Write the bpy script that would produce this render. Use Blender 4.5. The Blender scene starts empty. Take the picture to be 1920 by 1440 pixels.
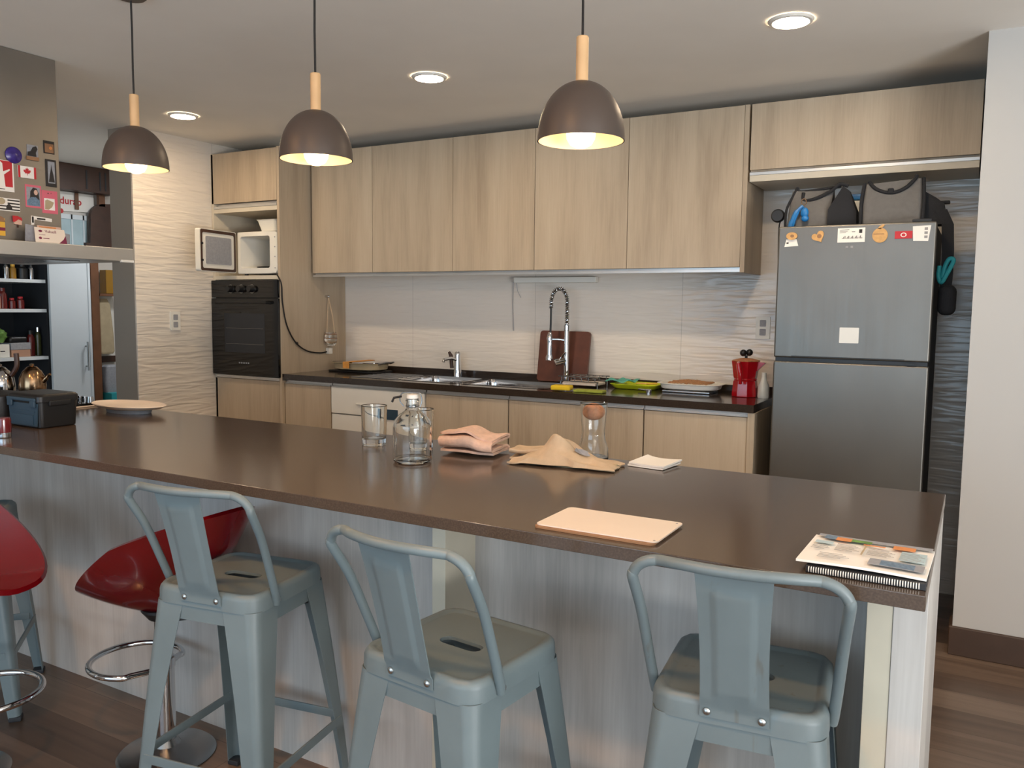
import bpy, bmesh, math, random
from mathutils import Vector, Matrix, noise
random.seed(7)
SC = bpy.context.scene
COL = SC.collection
PI = math.pi

# ------------------------------------------------------------------ materials
def lin(c):
    out = []
    for v in c[:3]:
        v /= 255.0
        out.append(v / 12.92 if v <= 0.04045 else ((v + 0.055) / 1.055) ** 2.4)
    return (*out, 1.0)

def base_mat(name):
    m = bpy.data.materials.new(name); m.use_nodes = True
    nt = m.node_tree
    return m, nt, nt.nodes['Principled BSDF']

def node(nt, t, **kw):
    n = nt.nodes.new(t)
    for k, v in kw.items():
        if k in n.inputs: n.inputs[k].default_value = v
        else: setattr(n, k, v)
    return n

def mapped(nt, scale, coord='Object', rand=False):
    tc = node(nt, 'ShaderNodeTexCoord')
    mp = node(nt, 'ShaderNodeMapping'); mp.inputs['Scale'].default_value = scale
    if rand:
        oi = node(nt, 'ShaderNodeObjectInfo')
        ml = node(nt, 'ShaderNodeVectorMath', operation='SCALE'); ml.inputs[0].default_value = (13.1, 7.7, 0.0)
        nt.links.new(oi.outputs['Random'], ml.inputs['Scale'])
        ad = node(nt, 'ShaderNodeVectorMath', operation='ADD')
        nt.links.new(tc.outputs[coord], ad.inputs[0]); nt.links.new(ml.outputs[0], ad.inputs[1])
        nt.links.new(ad.outputs[0], mp.inputs['Vector'])
    else:
        nt.links.new(tc.outputs[coord], mp.inputs['Vector'])
    return mp

def ramp(nt, stops):
    r = node(nt, 'ShaderNodeValToRGB'); e = r.color_ramp.elements
    while len(e) < len(stops): e.new(0.5)
    for q, (p, c) in zip(e, stops): q.position = p; q.color = c
    return r

def plain(name, rgb, rough=0.5, metal=0.0, var=0.06, vscale=8.0, bump=0.0, bscale=80.0, coat=0.0, spec=None):
    m, nt, b = base_mat(name)
    mp = mapped(nt, (vscale,) * 3)
    nz = node(nt, 'ShaderNodeTexNoise', Scale=1.0, Detail=4.0); nt.links.new(mp.outputs[0], nz.inputs['Vector'])
    c = lin(rgb)
    r = ramp(nt, [(0.3, tuple(x * (1 - var) for x in c[:3]) + (1,)), (0.7, tuple(min(1, x * (1 + var)) for x in c[:3]) + (1,))])
    nt.links.new(nz.outputs['Fac'], r.inputs['Fac']); nt.links.new(r.outputs['Color'], b.inputs['Base Color'])
    b.inputs['Roughness'].default_value = rough; b.inputs['Metallic'].default_value = metal
    if spec is not None: b.inputs['Specular IOR Level'].default_value = spec
    if coat: b.inputs['Coat Weight'].default_value = coat; b.inputs['Coat Roughness'].default_value = 0.06
    if bump:
        mp2 = mapped(nt, (bscale,) * 3); n2 = node(nt, 'ShaderNodeTexNoise', Scale=1.0, Detail=3.0)
        nt.links.new(mp2.outputs[0], n2.inputs['Vector'])
        bp = node(nt, 'ShaderNodeBump', Strength=bump, Distance=0.002)
        nt.links.new(n2.outputs['Fac'], bp.inputs['Height']); nt.links.new(bp.outputs[0], b.inputs['Normal'])
    return m

def laminate(name, dark, mid, light, rough=0.45):
    """pale wood-look board with vertical grain"""
    m, nt, b = base_mat(name)
    a = mapped(nt, (7, 7, 0.7), rand=True); n1 = node(nt, 'ShaderNodeTexNoise', Scale=1.0, Detail=6.0, Roughness=0.62)
    nt.links.new(a.outputs[0], n1.inputs['Vector'])
    f = mapped(nt, (160, 160, 5), rand=True); n2 = node(nt, 'ShaderNodeTexNoise', Scale=1.0, Detail=4.0)
    nt.links.new(f.outputs[0], n2.inputs['Vector'])
    mx = node(nt, 'ShaderNodeMix'); mx.inputs['Factor'].default_value = 0.2
    nt.links.new(n1.outputs['Fac'], mx.inputs['A']); nt.links.new(n2.outputs['Fac'], mx.inputs['B'])
    r = ramp(nt, [(0.28, lin(dark)), (0.5, lin(mid)), (0.74, lin(light))])
    nt.links.new(mx.outputs['Result'], r.inputs['Fac']); nt.links.new(r.outputs['Color'], b.inputs['Base Color'])
    b.inputs['Roughness'].default_value = rough
    bp = node(nt, 'ShaderNodeBump', Strength=0.06, Distance=0.001)
    nt.links.new(n2.outputs['Fac'], bp.inputs['Height']); nt.links.new(bp.outputs[0], b.inputs['Normal'])
    return m

def brushed(name, rgb, rough=0.33, scale=(2, 2, 260), metal=1.0, strength=0.12):
    m, nt, b = base_mat(name)
    a = mapped(nt, scale); n1 = node(nt, 'ShaderNodeTexNoise', Scale=1.0, Detail=3.0)
    nt.links.new(a.outputs[0], n1.inputs['Vector'])
    s = mapped(nt, (3, 3, 2)); n2 = node(nt, 'ShaderNodeTexNoise', Scale=1.0, Detail=3.0); nt.links.new(s.outputs[0], n2.inputs['Vector'])
    c = lin(rgb)
    r = ramp(nt, [(0.3, tuple(x * 0.9 for x in c[:3]) + (1,)), (0.7, tuple(min(1, x * 1.08) for x in c[:3]) + (1,))])
    nt.links.new(n2.outputs['Fac'], r.inputs['Fac']); nt.links.new(r.outputs['Color'], b.inputs['Base Color'])
    b.inputs['Metallic'].default_value = metal
    mr = node(nt, 'ShaderNodeMapRange'); mr.inputs['To Min'].default_value = rough - 0.06; mr.inputs['To Max'].default_value = rough + 0.08
    nt.links.new(n1.outputs['Fac'], mr.inputs['Value']); nt.links.new(mr.outputs[0], b.inputs['Roughness'])
    bp = node(nt, 'ShaderNodeBump', Strength=strength, Distance=0.0006)
    nt.links.new(n1.outputs['Fac'], bp.inputs['Height']); nt.links.new(bp.outputs[0], b.inputs['Normal'])
    return m

def wavy_tile(name, rgb, along='X', amp=.006):
    """glossy white wall tile with long horizontal ripples"""
    m, nt, b = base_mat(name)
    sc = (5.0, 5.0, 42.0)
    a = mapped(nt, sc); n1 = node(nt, 'ShaderNodeTexNoise', Scale=1.0, Detail=1.0, Roughness=0.4, Distortion=0.6)
    nt.links.new(a.outputs[0], n1.inputs['Vector'])
    tc = node(nt, 'ShaderNodeTexCoord'); sp = node(nt, 'ShaderNodeSeparateXYZ'); nt.links.new(tc.outputs['Object'], sp.inputs[0])
    k = node(nt, 'ShaderNodeMath', operation='PINGPONG'); k.inputs[1].default_value = 0.45
    nt.links.new(sp.outputs[along], k.inputs[0])
    g = node(nt, 'ShaderNodeMath', operation='LESS_THAN'); g.inputs[1].default_value = 0.0015
    nt.links.new(k.outputs[0], g.inputs[0])
    mx = node(nt, 'ShaderNodeMix', data_type='RGBA'); mx.inputs['A'].default_value = lin(rgb); mx.inputs['B'].default_value = lin(tuple(v * 0.86 for v in rgb))
    nt.links.new(g.outputs[0], mx.inputs['Factor']); nt.links.new(mx.outputs['Result'], b.inputs['Base Color'])
    b.inputs['Roughness'].default_value = 0.2
    bp = node(nt, 'ShaderNodeBump', Strength=0.8, Distance=amp)
    nt.links.new(n1.outputs['Fac'], bp.inputs['Height']); nt.links.new(bp.outputs[0], b.inputs['Normal'])
    return m

def plank_floor(name):
    m, nt, b = base_mat(name)
    mp = mapped(nt, (1, 1, 1)); br = node(nt, 'ShaderNodeTexBrick')
    br.inputs['Scale'].default_value = 1.0; br.inputs['Brick Width'].default_value = 1.25; br.inputs['Row Height'].default_value = 0.155
    br.inputs['Mortar Size'].default_value = 0.0012; br.inputs['Bias'].default_value = 0.0
    br.inputs['Color1'].default_value = (0, 0, 0, 1); br.inputs['Color2'].default_value = (1, 1, 1, 1); br.inputs['Mortar'].default_value = (0, 0, 0, 1)
    br.offset = 0.37
    nt.links.new(mp.outputs[0], br.inputs['Vector'])
    g = mapped(nt, (1.2, 22, 1)); n1 = node(nt, 'ShaderNodeTexNoise', Scale=1.0, Detail=6.0, Roughness=0.6, Distortion=0.8)
    nt.links.new(g.outputs[0], n1.inputs['Vector'])
    mx = node(nt, 'ShaderNodeMix'); mx.inputs['Factor'].default_value = 0.45
    bw = node(nt, 'ShaderNodeRGBToBW'); nt.links.new(br.outputs['Color'], bw.inputs[0])
    nt.links.new(n1.outputs['Fac'], mx.inputs['A']); nt.links.new(bw.outputs[0], mx.inputs['B'])
    r = ramp(nt, [(0.15, lin((52, 39, 31))), (0.5, lin((92, 74, 61))), (0.85, lin((132, 112, 96)))])
    nt.links.new(mx.outputs['Result'], r.inputs['Fac'])
    nt.links.new(r.outputs['Color'], b.inputs['Base Color'])
    b.inputs['Roughness'].default_value = 0.3
    bp = node(nt, 'ShaderNodeBump', Strength=0.1, Distance=0.002)
    nt.links.new(n1.outputs['Fac'], bp.inputs['Height']); nt.links.new(bp.outputs[0], b.inputs['Normal'])
    return m

def worn_paint(name, rgb, wear=0.0):
    """chalky grey-blue powder coat with a few rusty drips"""
    m, nt, b = base_mat(name)
    a = mapped(nt, (6, 6, 6)); n1 = node(nt, 'ShaderNodeTexNoise', Scale=1.0, Detail=5.0); nt.links.new(a.outputs[0], n1.inputs['Vector'])
    c = lin(rgb)
    r = ramp(nt, [(0.3, tuple(x * 0.9 for x in c[:3]) + (1,)), (0.7, tuple(x * 1.07 for x in c[:3]) + (1,))])
    nt.links.new(n1.outputs['Fac'], r.inputs['Fac'])
    d = mapped(nt, (38, 38, 2.2), rand=True); n2 = node(nt, 'ShaderNodeTexNoise', Scale=1.0, Detail=3.0); nt.links.new(d.outputs[0], n2.inputs['Vector'])
    r2 = ramp(nt, [(0.72 - wear, (0, 0, 0, 1)), (0.80 - wear, (1, 1, 1, 1))]); nt.links.new(n2.outputs['Fac'], r2.inputs['Fac'])
    ml = node(nt, 'ShaderNodeMath', operation='MULTIPLY'); ml.inputs[1].default_value = 0.45; nt.links.new(r2.outputs['Color'], ml.inputs[0])
    mx = node(nt, 'ShaderNodeMix', data_type='RGBA'); nt.links.new(ml.outputs[0], mx.inputs['Factor'])
    nt.links.new(r.outputs['Color'], mx.inputs['A']); mx.inputs['B'].default_value = lin((92, 84, 72))
    nt.links.new(mx.outputs['Result'], b.inputs['Base Color'])
    b.inputs['Roughness'].default_value = 0.42
    return m

def glass(name, tint=(1, 1, 1, 1), rough=0.0, ior=1.45):
    m, nt, b = base_mat(name)
    b.inputs['Base Color'].default_value = tint; b.inputs['Roughness'].default_value = rough
    b.inputs['Transmission Weight'].default_value = 1.0; b.inputs['IOR'].default_value = ior
    return m

def glow(name, rgb, strength):
    m = bpy.data.materials.new(name); m.use_nodes = True; nt = m.node_tree; nt.nodes.clear()
    e = node(nt, 'ShaderNodeEmission'); e.inputs[0].default_value = lin(rgb); e.inputs[1].default_value = strength
    o = node(nt, 'ShaderNodeOutputMaterial'); nt.links.new(e.outputs[0], o.inputs[0])
    return m

def quartz(name, dark, light, rough):
    m, nt, b = base_mat(name)
    a = mapped(nt, (260,) * 3); n1 = node(nt, 'ShaderNodeTexNoise', Scale=1.0, Detail=2.0); nt.links.new(a.outputs[0], n1.inputs['Vector'])
    r = ramp(nt, [(0.4, lin(dark)), (0.75, lin(light))]); nt.links.new(n1.outputs['Fac'], r.inputs['Fac'])
    nt.links.new(r.outputs['Color'], b.inputs['Base Color'])
    b.inputs['Roughness'].default_value = rough; b.inputs['IOR'].default_value = 1.55
    return m

MT = {}
MT['ceil'] = plain('ceiling_paint', (242, 238, 230), 0.85, var=0.02, vscale=3)
MT['wall'] = plain('wall_paint', (190, 188, 184), 0.7, var=0.015, vscale=2, bump=0.05)
MT['wallend'] = plain('grey_wall_paint', (150, 142, 132), 0.22, var=0.02, vscale=2)
MT['farwall'] = plain('far_room_paint', (205, 200, 192), 0.8, var=0.03)
MT['tile'] = wavy_tile('ripple_tile', (226, 218, 208), 'X')
MT['tileY'] = wavy_tile('ripple_tile_side', (222, 214, 203), 'Y', .012)
MT['floor'] = plank_floor('brown_planks')
MT['lam'] = laminate('pale_oak_laminate', (156, 139, 117), (182, 165, 142), (198, 183, 160))
MT['lami'] = laminate('cool_lit_laminate', (154, 151, 146), (186, 182, 177), (210, 207, 202))  # cabinet laminate again, with the cool light on the island put into its colour
MT['edge'] = plain('edge_band', (196, 190, 172), 0.5, var=0.04)
MT['lamint'] = plain('board_inside', (205, 196, 178), 0.5, var=0.03)
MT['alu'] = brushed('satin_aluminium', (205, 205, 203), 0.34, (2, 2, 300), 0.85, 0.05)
MT['steel'] = brushed('brushed_steel', (150, 149, 145), 0.34, (2, 2, 300))
MT['fridge'] = brushed('fridge_steel', (122, 120, 115), 0.42, (220, 220, 2), 0.9, 0.05)
MT['hood'] = brushed('hood_steel', (150, 144, 136), 0.38, (240, 3, 3), 0.8, 0.05)
MT['chrome'] = plain('chrome', (215, 215, 216), 0.07, 1.0, var=0.01)
MT['dchrome'] = plain('dull_chrome', (150, 150, 150), 0.25, 1.0, var=0.03)
MT['island'] = quartz('brown_quartz', (75, 64, 55), (90, 77, 67), 0.16)
MT['counter'] = quartz('dark_brown_quartz', (44, 36, 31), (58, 49, 43), 0.12)
MT['paint'] = worn_paint('grey_blue_paint', (106, 120, 124))
MT['paintw'] = worn_paint('worn_grey_blue_paint', (106, 118, 121), 0.07)
MT['red'] = plain('red_gloss_plastic', (98, 4, 11), 0.18, var=0.05, coat=0.5)
MT['redpot'] = plain('red_enamel', (176, 14, 28), 0.2, var=0.03, coat=0.4)
MT['black'] = plain('black_plastic', (22, 22, 23), 0.4, var=0.05)
MT['blackgl'] = plain('black_oven_glass', (10, 10, 11), 0.07, var=0.02)
MT['rubber'] = plain('dark_rubber', (38, 40, 44), 0.65)
MT['white'] = plain('white_plastic', (226, 224, 216), 0.35, var=0.015)
MT['whitegl'] = plain('white_door_lacquer', (214, 222, 226), 0.3, var=0.01)
MT['shade'] = plain('taupe_lacquer', (74, 63, 56), 0.45, var=0.03)
MT['shadein'] = plain('cream_shade_lining', (236, 220, 194), 0.6, var=0.02)
MT['beech'] = plain('beech_wood', (206, 168, 122), 0.5, var=0.08, vscale=14)
MT['cable'] = plain('black_cable', (24, 20, 18), 0.6)
MT['bulb'] = glow('warm_bulb', (255, 212, 154), 8.0)
MT['led'] = glow('downlight_led', (255, 226, 188), 140.0)
MT['ledw'] = glow('warm_downlight_led', (255, 186, 114), 310.0)
MT['glass'] = glass('clear_glass', (0.98, 0.99, 0.98, 1))
MT['water'] = glass('greenish_glass', (0.92, 0.96, 0.94, 1))
MT['cork'] = plain('cork', (176, 120, 84), 0.8, var=0.25, vscale=90)
MT['peach'] = plain('peach_terry', (222, 188, 168), 0.95, var=0.1, vscale=60, bump=0.6, bscale=500)
MT['beige'] = plain('beige_cloth', (202, 178, 148), 0.92, var=0.09, vscale=30, bump=0.5, bscale=600)
MT['paper'] = plain('white_paper', (238, 234, 226), 0.75, var=0.02)
MT['board'] = plain('white_board', (232, 218, 202), 0.45, var=0.03, vscale=6)
MT['kraft'] = plain('brown_board', (150, 112, 80), 0.7, var=0.1)
MT['walnut'] = plain('dark_cutting_board', (92, 50, 34), 0.45, var=0.2, vscale=16)
MT['darkwood'] = plain('dark_brown_wood', (62, 38, 26), 0.45, var=0.2, vscale=10)
MT['midwood'] = plain('brown_wood', (108, 70, 44), 0.5, var=0.2, vscale=10)
MT['yellow'] = plain('yellow_sponge', (220, 186, 36), 0.9, var=0.06, bump=0.6, bscale=250)
MT['lime'] = plain('lime_green_plastic', (196, 208, 36), 0.4, var=0.04)
MT['green'] = plain('olive_scourer', (150, 158, 60), 0.95, var=0.15, vscale=60)
MT['teal'] = plain('teal_rubber', (44, 160, 168), 0.6, var=0.05)
MT['tealcloth'] = plain('teal_cloth', (96, 176, 160), 0.9, var=0.12, vscale=40)
MT['navy'] = plain('blue_grey_plastic', (42, 66, 84), 0.45, var=0.05)
MT['bagcloth'] = plain('grey_bag_cloth', (104, 102, 100), 0.9, var=0.06, vscale=50, bump=0.4, bscale=500)
MT['bagdark'] = plain('black_webbing', (28, 29, 33), 0.85, var=0.08, bump=0.3, bscale=400)
MT['blue'] = plain('bright_blue', (22, 112, 178), 0.4)
MT['gold'] = plain('brass_kettle', (150, 122, 94), 0.2, 1.0, var=0.05)
MT['silver'] = plain('polished_steel', (190, 190, 192), 0.1, 1.0, var=0.03)
MT['woodmag'] = plain('pine_magnet', (206, 160, 100), 0.6, var=0.12, vscale=60)
MT['redp'] = plain('red_print', (190, 40, 48), 0.55)
MT['pink'] = plain('pink_print', (214, 104, 122), 0.55)
MT['ink'] = plain('dark_ink', (48, 44, 42), 0.7)
MT['greyink'] = plain('grey_ink', (150, 148, 146), 0.7)
MT['skin'] = plain('skin_print', (214, 176, 156), 0.6)
MT['denim'] = plain('blue_print', (104, 128, 150), 0.6, var=0.3, vscale=200)
MT['orange'] = plain('orange_print', (214, 138, 78), 0.6, var=0.1, vscale=100)
MT['purple'] = plain('indigo_plastic', (58, 44, 120), 0.25, var=0.3, vscale=60)
MT['plum'] = plain('plum_print', (120, 34, 66), 0.6)
MT['mustard'] = plain('mustard_print', (220, 172, 60), 0.5)
MT['greyprint'] = plain('grey_print', (150, 152, 158), 0.6, var=0.1, vscale=80)
MT['leaf'] = plain('lettuce_green', (96, 136, 60), 0.6, var=0.25, vscale=40)
MT['jarred'] = plain('dark_red_jar', (96, 24, 22), 0.25)
MT['amber'] = plain('amber_oil', (150, 110, 30), 0.2)
MT['olive'] = plain('olive_bottle', (62, 66, 34), 0.2)
MT['curtain'] = plain('pale_blue_curtain', (176, 198, 204), 0.8, var=0.08)
MT['linen'] = plain('linen_bag', (176, 160, 130), 0.9, var=0.08, vscale=20)
MT['card'] = plain('kraft_carton', (178, 138, 114), 0.7)
MT['foodt'] = plain('orange_label', (214, 150, 70), 0.6, var=0.15, vscale=40)
MT['crumb'] = plain('brown_crumble', (170, 124, 84), 0.85, var=0.3, vscale=120)
MT['scr'] = plain('screw_zinc', (196, 198, 196), 0.28, 1.0)
MT['skirt'] = plain('brown_skirting', (72, 54, 43), 0.5, var=0.12, vscale=10)

# ------------------------------------------------------------------ mesh builder
OFF = {}

class B:
    def __init__(s): s.bm = bmesh.new()
    def faces(s, vs, fs):
        v = [s.bm.verts.new(p) for p in vs]
        for f in fs:
            try: s.bm.faces.new([v[i] for i in f])
            except ValueError: pass
        return s
    def merge(s, bm):
        me = bpy.data.meshes.new('tmp'); bm.to_mesh(me); bm.free(); s.bm.from_mesh(me); bpy.data.meshes.remove(me); return s
    def box(s, x0, x1, y0, y1, z0, z1, bev=0.0, seg=2, rz=0.0, piv=None):
        bm = bmesh.new(); bmesh.ops.create_cube(bm, size=1)
        for v in bm.verts:
            v.co = Vector((x0 + (v.co.x + .5) * (x1 - x0), y0 + (v.co.y + .5) * (y1 - y0), z0 + (v.co.z + .5) * (z1 - z0)))
        if bev: bmesh.ops.bevel(bm, geom=list(bm.edges), offset=bev, segments=seg, profile=.5, affect='EDGES')
        if rz:
            p = Vector(piv) if piv else Vector(((x0 + x1) / 2, (y0 + y1) / 2, 0))
            bmesh.ops.rotate(bm, verts=bm.verts, cent=p, matrix=Matrix.Rotation(rz, 3, 'Z'))
        return s.merge(bm)
    def xf(s, M):
        bmesh.ops.transform(s.bm, matrix=M, verts=s.bm.verts); return s
    def lathe(s, prof, c=(0, 0, 0), seg=32, axis='Z'):
        rings = []; c = Vector(c)
        def P(r, z, a):
            if axis == 'Z': q = (r * math.cos(a), r * math.sin(a), z)
            elif axis == 'Y': q = (r * math.cos(a), z, r * math.sin(a))
            else: q = (z, r * math.cos(a), r * math.sin(a))
            return c + Vector(q)
        for r, z in prof:
            if r < 1e-6: rings.append([s.bm.verts.new(P(0, z, 0))])
            else: rings.append([s.bm.verts.new(P(r, z, 2 * PI * k / seg)) for k in range(seg)])
        for A, C in zip(rings, rings[1:]):
            for k in range(seg):
                l = (k + 1) % seg
                try:
                    if len(A) == 1 and len(C) == 1: continue
                    if len(A) == 1: s.bm.faces.new((A[0], C[l], C[k]))
                    elif len(C) == 1: s.bm.faces.new((A[k], A[l], C[0]))
                    else: s.bm.faces.new((A[k], A[l], C[l], C[k]))
                except ValueError: pass
        return s
    def cyl(s, p0, p1, r0, r1=None, seg=16):
        return s.tube([p0, p1], [r0, r0 if r1 is None else r1], seg)
    def tube(s, pts, r, seg=10, closed=False):
        pts = [Vector(p) for p in pts]; n = len(pts)
        rad = r if isinstance(r, (list, tuple)) else [r] * n
        tans = []
        for i in range(n):
            a = pts[(i - 1) % n] if (closed or i > 0) else pts[i]; b = pts[(i + 1) % n] if (closed or i < n - 1) else pts[i]
            tans.append((b - a).normalized())
        up = Vector((0, 0, 1)) if abs(tans[0].z) < .9 else Vector((1, 0, 0))
        nv = (up - tans[0] * up.dot(tans[0])).normalized(); rings = []
        for i in range(n):
            nv = (nv - tans[i] * nv.dot(tans[i])).normalized(); bv = tans[i].cross(nv)
            rings.append([s.bm.verts.new(pts[i] + (nv * math.cos(2 * PI * k / seg) + bv * math.sin(2 * PI * k / seg)) * rad[i]) for k in range(seg)])
        rng = range(n) if closed else range(n - 1)
        for i in rng:
            A, C = rings[i], rings[(i + 1) % n]
            for k in range(seg):
                l = (k + 1) % seg; s.bm.faces.new((A[k], A[l], C[l], C[k]))
        if not closed:
            s.bm.faces.new(list(reversed(rings[0]))); s.bm.faces.new(rings[-1])
        return s
    def ball(s, c, r, sx=1, sy=1, sz=1, u=20, v=12):
        bm = bmesh.new(); bmesh.ops.create_uvsphere(bm, u_segments=u, v_segments=v, radius=r)
        for q in bm.verts: q.co = Vector((q.co.x * sx + c[0], q.co.y * sy + c[1], q.co.z * sz + c[2]))
        return s.merge(bm)
    def prism(s, pts, fr, depth):
        """polygon (a,b pairs) in a frame (origin, ax, ay, normal) raised by depth"""
        o, ax, ay, nn = [Vector(q) for q in fr]
        lo = [s.bm.verts.new(o + ax * a + ay * b) for a, b in pts]; hi = [s.bm.verts.new(o + ax * a + ay * b + nn * depth) for a, b in pts]
        n = len(pts)
        s.bm.faces.new(list(reversed(lo))); s.bm.faces.new(hi)
        for k in range(n):
            l = (k + 1) % n; s.bm.faces.new((lo[k], lo[l], hi[l], hi[k]))
        return s
    def grid(s, f, nu, nv, closed_u=False):
        vs = [[s.bm.verts.new(f(i / (nu if closed_u else nu - 1), j / (nv - 1))) for j in range(nv)] for i in range(nu)]
        for i in range(nu if closed_u else nu - 1):
            for j in range(nv - 1):
                k = (i + 1) % nu
                s.bm.faces.new((vs[i][j], vs[k][j], vs[k][j + 1], vs[i][j + 1]))
        return s
    def solid(s, t):
        bmesh.ops.recalc_face_normals(s.bm, faces=s.bm.faces)
        bmesh.ops.solidify(s.bm, geom=list(s.bm.faces), thickness=t); return s
    def loops(s, Ls, cap0=False, cap1=False):
        R = [[s.bm.verts.new(p) for p in L] for L in Ls]; n = len(R[0])
        for A, C in zip(R, R[1:]):
            for k in range(n):
                l = (k + 1) % n; s.bm.faces.new((A[k], A[l], C[l], C[k]))
        if cap0: s.bm.faces.new(list(reversed(R[0])))
        if cap1: s.bm.faces.new(R[-1])
        return s

def put(name, b, mat, parent=None, label=None, smooth=True, ang=35):
    bm = b.bm
    bmesh.ops.recalc_face_normals(bm, faces=bm.faces)
    off = Vector((0, 0, 0)); loc = Vector((0, 0, 0))
    if parent is None:
        xs = [v.co for v in bm.verts]
        loc = Vector(((min(v.x for v in xs) + max(v.x for v in xs)) / 2, (min(v.y for v in xs) + max(v.y for v in xs)) / 2, min(v.z for v in xs)))
        off = loc
    else: off = OFF.get(parent, Vector((0, 0, 0)))
    for v in bm.verts: v.co -= off
    if smooth:
        for f in bm.faces: f.smooth = True
        for e in bm.edges:
            if len(e.link_faces) == 2 and e.calc_face_angle(0) > math.radians(ang): e.smooth = False
    me = bpy.data.meshes.new(name); bm.to_mesh(me); bm.free()
    me.materials.append(MT[mat])
    o = bpy.data.objects.new(name, me); COL.objects.link(o)
    if smooth: wn_ = o.modifiers.new('wn', 'WEIGHTED_NORMAL'); wn_.weight = 100; wn_.keep_sharp = True
    if parent is None: o.location = loc
    else: o.parent = parent
    OFF[o] = off
    if label: o['label'] = label
    return o

def tag(o, label, cat, group=None, kind=None):
    o['label'] = label; o['category'] = cat
    if group: o['group'] = group
    if kind: o['kind'] = kind
    return o

def thing(name, label, cat, loc=(0, 0, 0), rz=0.0, group=None, local=False):
    o = bpy.data.objects.new(name, None); o.empty_display_size = .05; COL.objects.link(o)
    o.location = loc; o.rotation_euler = (0, 0, rz)
    OFF[o] = Vector((0, 0, 0)) if local else Vector(loc)
    return tag(o, label, cat, group)

def structure(name, b, mat, label, cat):
    return tag(put(name, b, mat, smooth=False), label, cat, kind='structure')

def dup(o, loc, rz=None, label=None, parent=None):
    c = o.copy(); COL.objects.link(c); OFF[c] = OFF[o]
    if parent is None:
        c.location = loc
        if rz is not None: c.rotation_euler = (0, 0, rz)
        if label: c['label'] = label
    else: c.parent = parent
    for ch in [q for q in bpy.data.objects if q.parent == o]: dup(ch, None, parent=c)
    return c

def FX(x, y=0, z=0): return ((x, y, z), (0, 1, 0), (0, 0, 1), (1, 0, 0))      # face seen from +X
def FY(y, x=0, z=0): return ((x, y, z), (1, 0, 0), (0, 0, 1), (0, -1, 0))     # face seen from -Y
def FZ(z, x=0, y=0, a=0): return ((x, y, z), (math.cos(a), math.sin(a), 0), (-math.sin(a), math.cos(a), 0), (0, 0, 1))
def rect(a0, a1, b0, b1): return [(a0, b0), (a1, b0), (a1, b1), (a0, b1)]
def disc(a, b, r, rb=None, n=24): return [(a + r * math.cos(2 * PI * k / n), b + (rb or r) * math.sin(2 * PI * k / n)) for k in range(n)]
def rrect(a0, a1, b0, b1, r, n=5):
    pts = []
    for cx, cy, s in ((a1 - r, b1 - r, 0), (a0 + r, b1 - r, 1), (a0 + r, b0 + r, 2), (a1 - r, b0 + r, 3)):
        pts += [(cx + r * math.cos(PI / 2 * (s + k / n)), cy + r * math.sin(PI / 2 * (s + k / n))) for k in range(n + 1)]
    return pts

def lettering(txt, fr, a, b, h, mat, parent, depth=0.0006, name='lettering', bold=0.0):
    cu = bpy.data.curves.new('t', 'FONT'); cu.body = txt; cu.size = h; cu.extrude = depth; cu.offset = bold; cu.resolution_u = 3
    t = bpy.data.objects.new('t', cu); COL.objects.link(t)
    me = bpy.data.meshes.new_from_object(t.evaluated_get(bpy.context.evaluated_depsgraph_get()))
    bpy.data.objects.remove(t)
    o, ax, ay, nn = [Vector(q) for q in fr]
    bb = B(); bb.bm.from_mesh(me); bpy.data.meshes.remove(me)
    M = Matrix((ax, ay, nn)).transposed().to_4x4(); M.translation = o + ax * a + ay * b + nn * depth
    bb.xf(M)
    return put(name, bb, mat, parent, smooth=False)

# ------------------------------------------------------------------ setting
CZ = 2.373
structure('floor', B().box(-6.2, 3.4, -3.3, 5.1, -.06, 0), 'floor', 'brown wood plank floor of the kitchen', 'floor')
structure('ceiling', B().box(-6.2, 3.4, -3.3, 5.1, CZ, CZ + .06), 'ceil', 'plain off white plaster ceiling', 'ceiling')
structure('wall_back', B().box(-4.60, -.02, 4.353, 4.45, 0, CZ), 'tile', 'pale rippled tile wall behind the sink counter', 'wall')
structure('wall_left', B().box(-4.59, -4.39, 3.18, 4.353, 0, CZ), 'wallend', 'smooth grey end of the left kitchen wall', 'wall')
structure('wall_left_tiling', B().box(-4.39, -4.38, 3.182, 4.353, 0, CZ), 'tileY', 'white rippled tile face of the left kitchen wall', 'wall')
structure('wall_right', B().box(-.03, 3.3, 3.59, 4.45, 0, CZ), 'wall', 'plain white wall beside the fridge alcove', 'wall')
structure('baseboard_right', B().box(-.042, 3.3, 3.575, 3.59, 0, .115, .004).box(-.042, -.03, 3.59, 3.70, 0, .115), 'skirt', 'dark brown baseboard of the white wall', 'baseboard')
structure('wall_far_left', B().box(-6.2, -6.08, -3.3, 5.1, 0, CZ), 'farwall', 'pale wall of the room beyond the kitchen', 'wall')
structure('wall_far_back', B().box(-6.08, -4.59, 4.45, 4.55, 0, CZ), 'farwall', 'end wall of the room beyond the kitchen', 'wall')
w = B()
w.box(3.3, 3.4, -3.3, -2.6, 0, CZ); w.box(3.3, 3.4, .8, 5.1, 0, CZ); w.box(3.3, 3.4, -2.6, .8, 2.2, CZ)
structure('wall_side', w, 'wall', 'white wall with a wide glazed opening', 'wall')
w = B()
w.box(-6.2, -3.7, -3.4, -3.3, 0, CZ); w.box(.5, 3.4, -3.4, -3.3, 0, CZ); w.box(-3.7, .5, -3.4, -3.3, 2.2, CZ); w.box(-3.7, .5, -3.4, -3.3, 0, .4)
structure('wall_rear', w, 'wall', 'white wall with a window behind the viewer', 'wall')
w = B()
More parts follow.
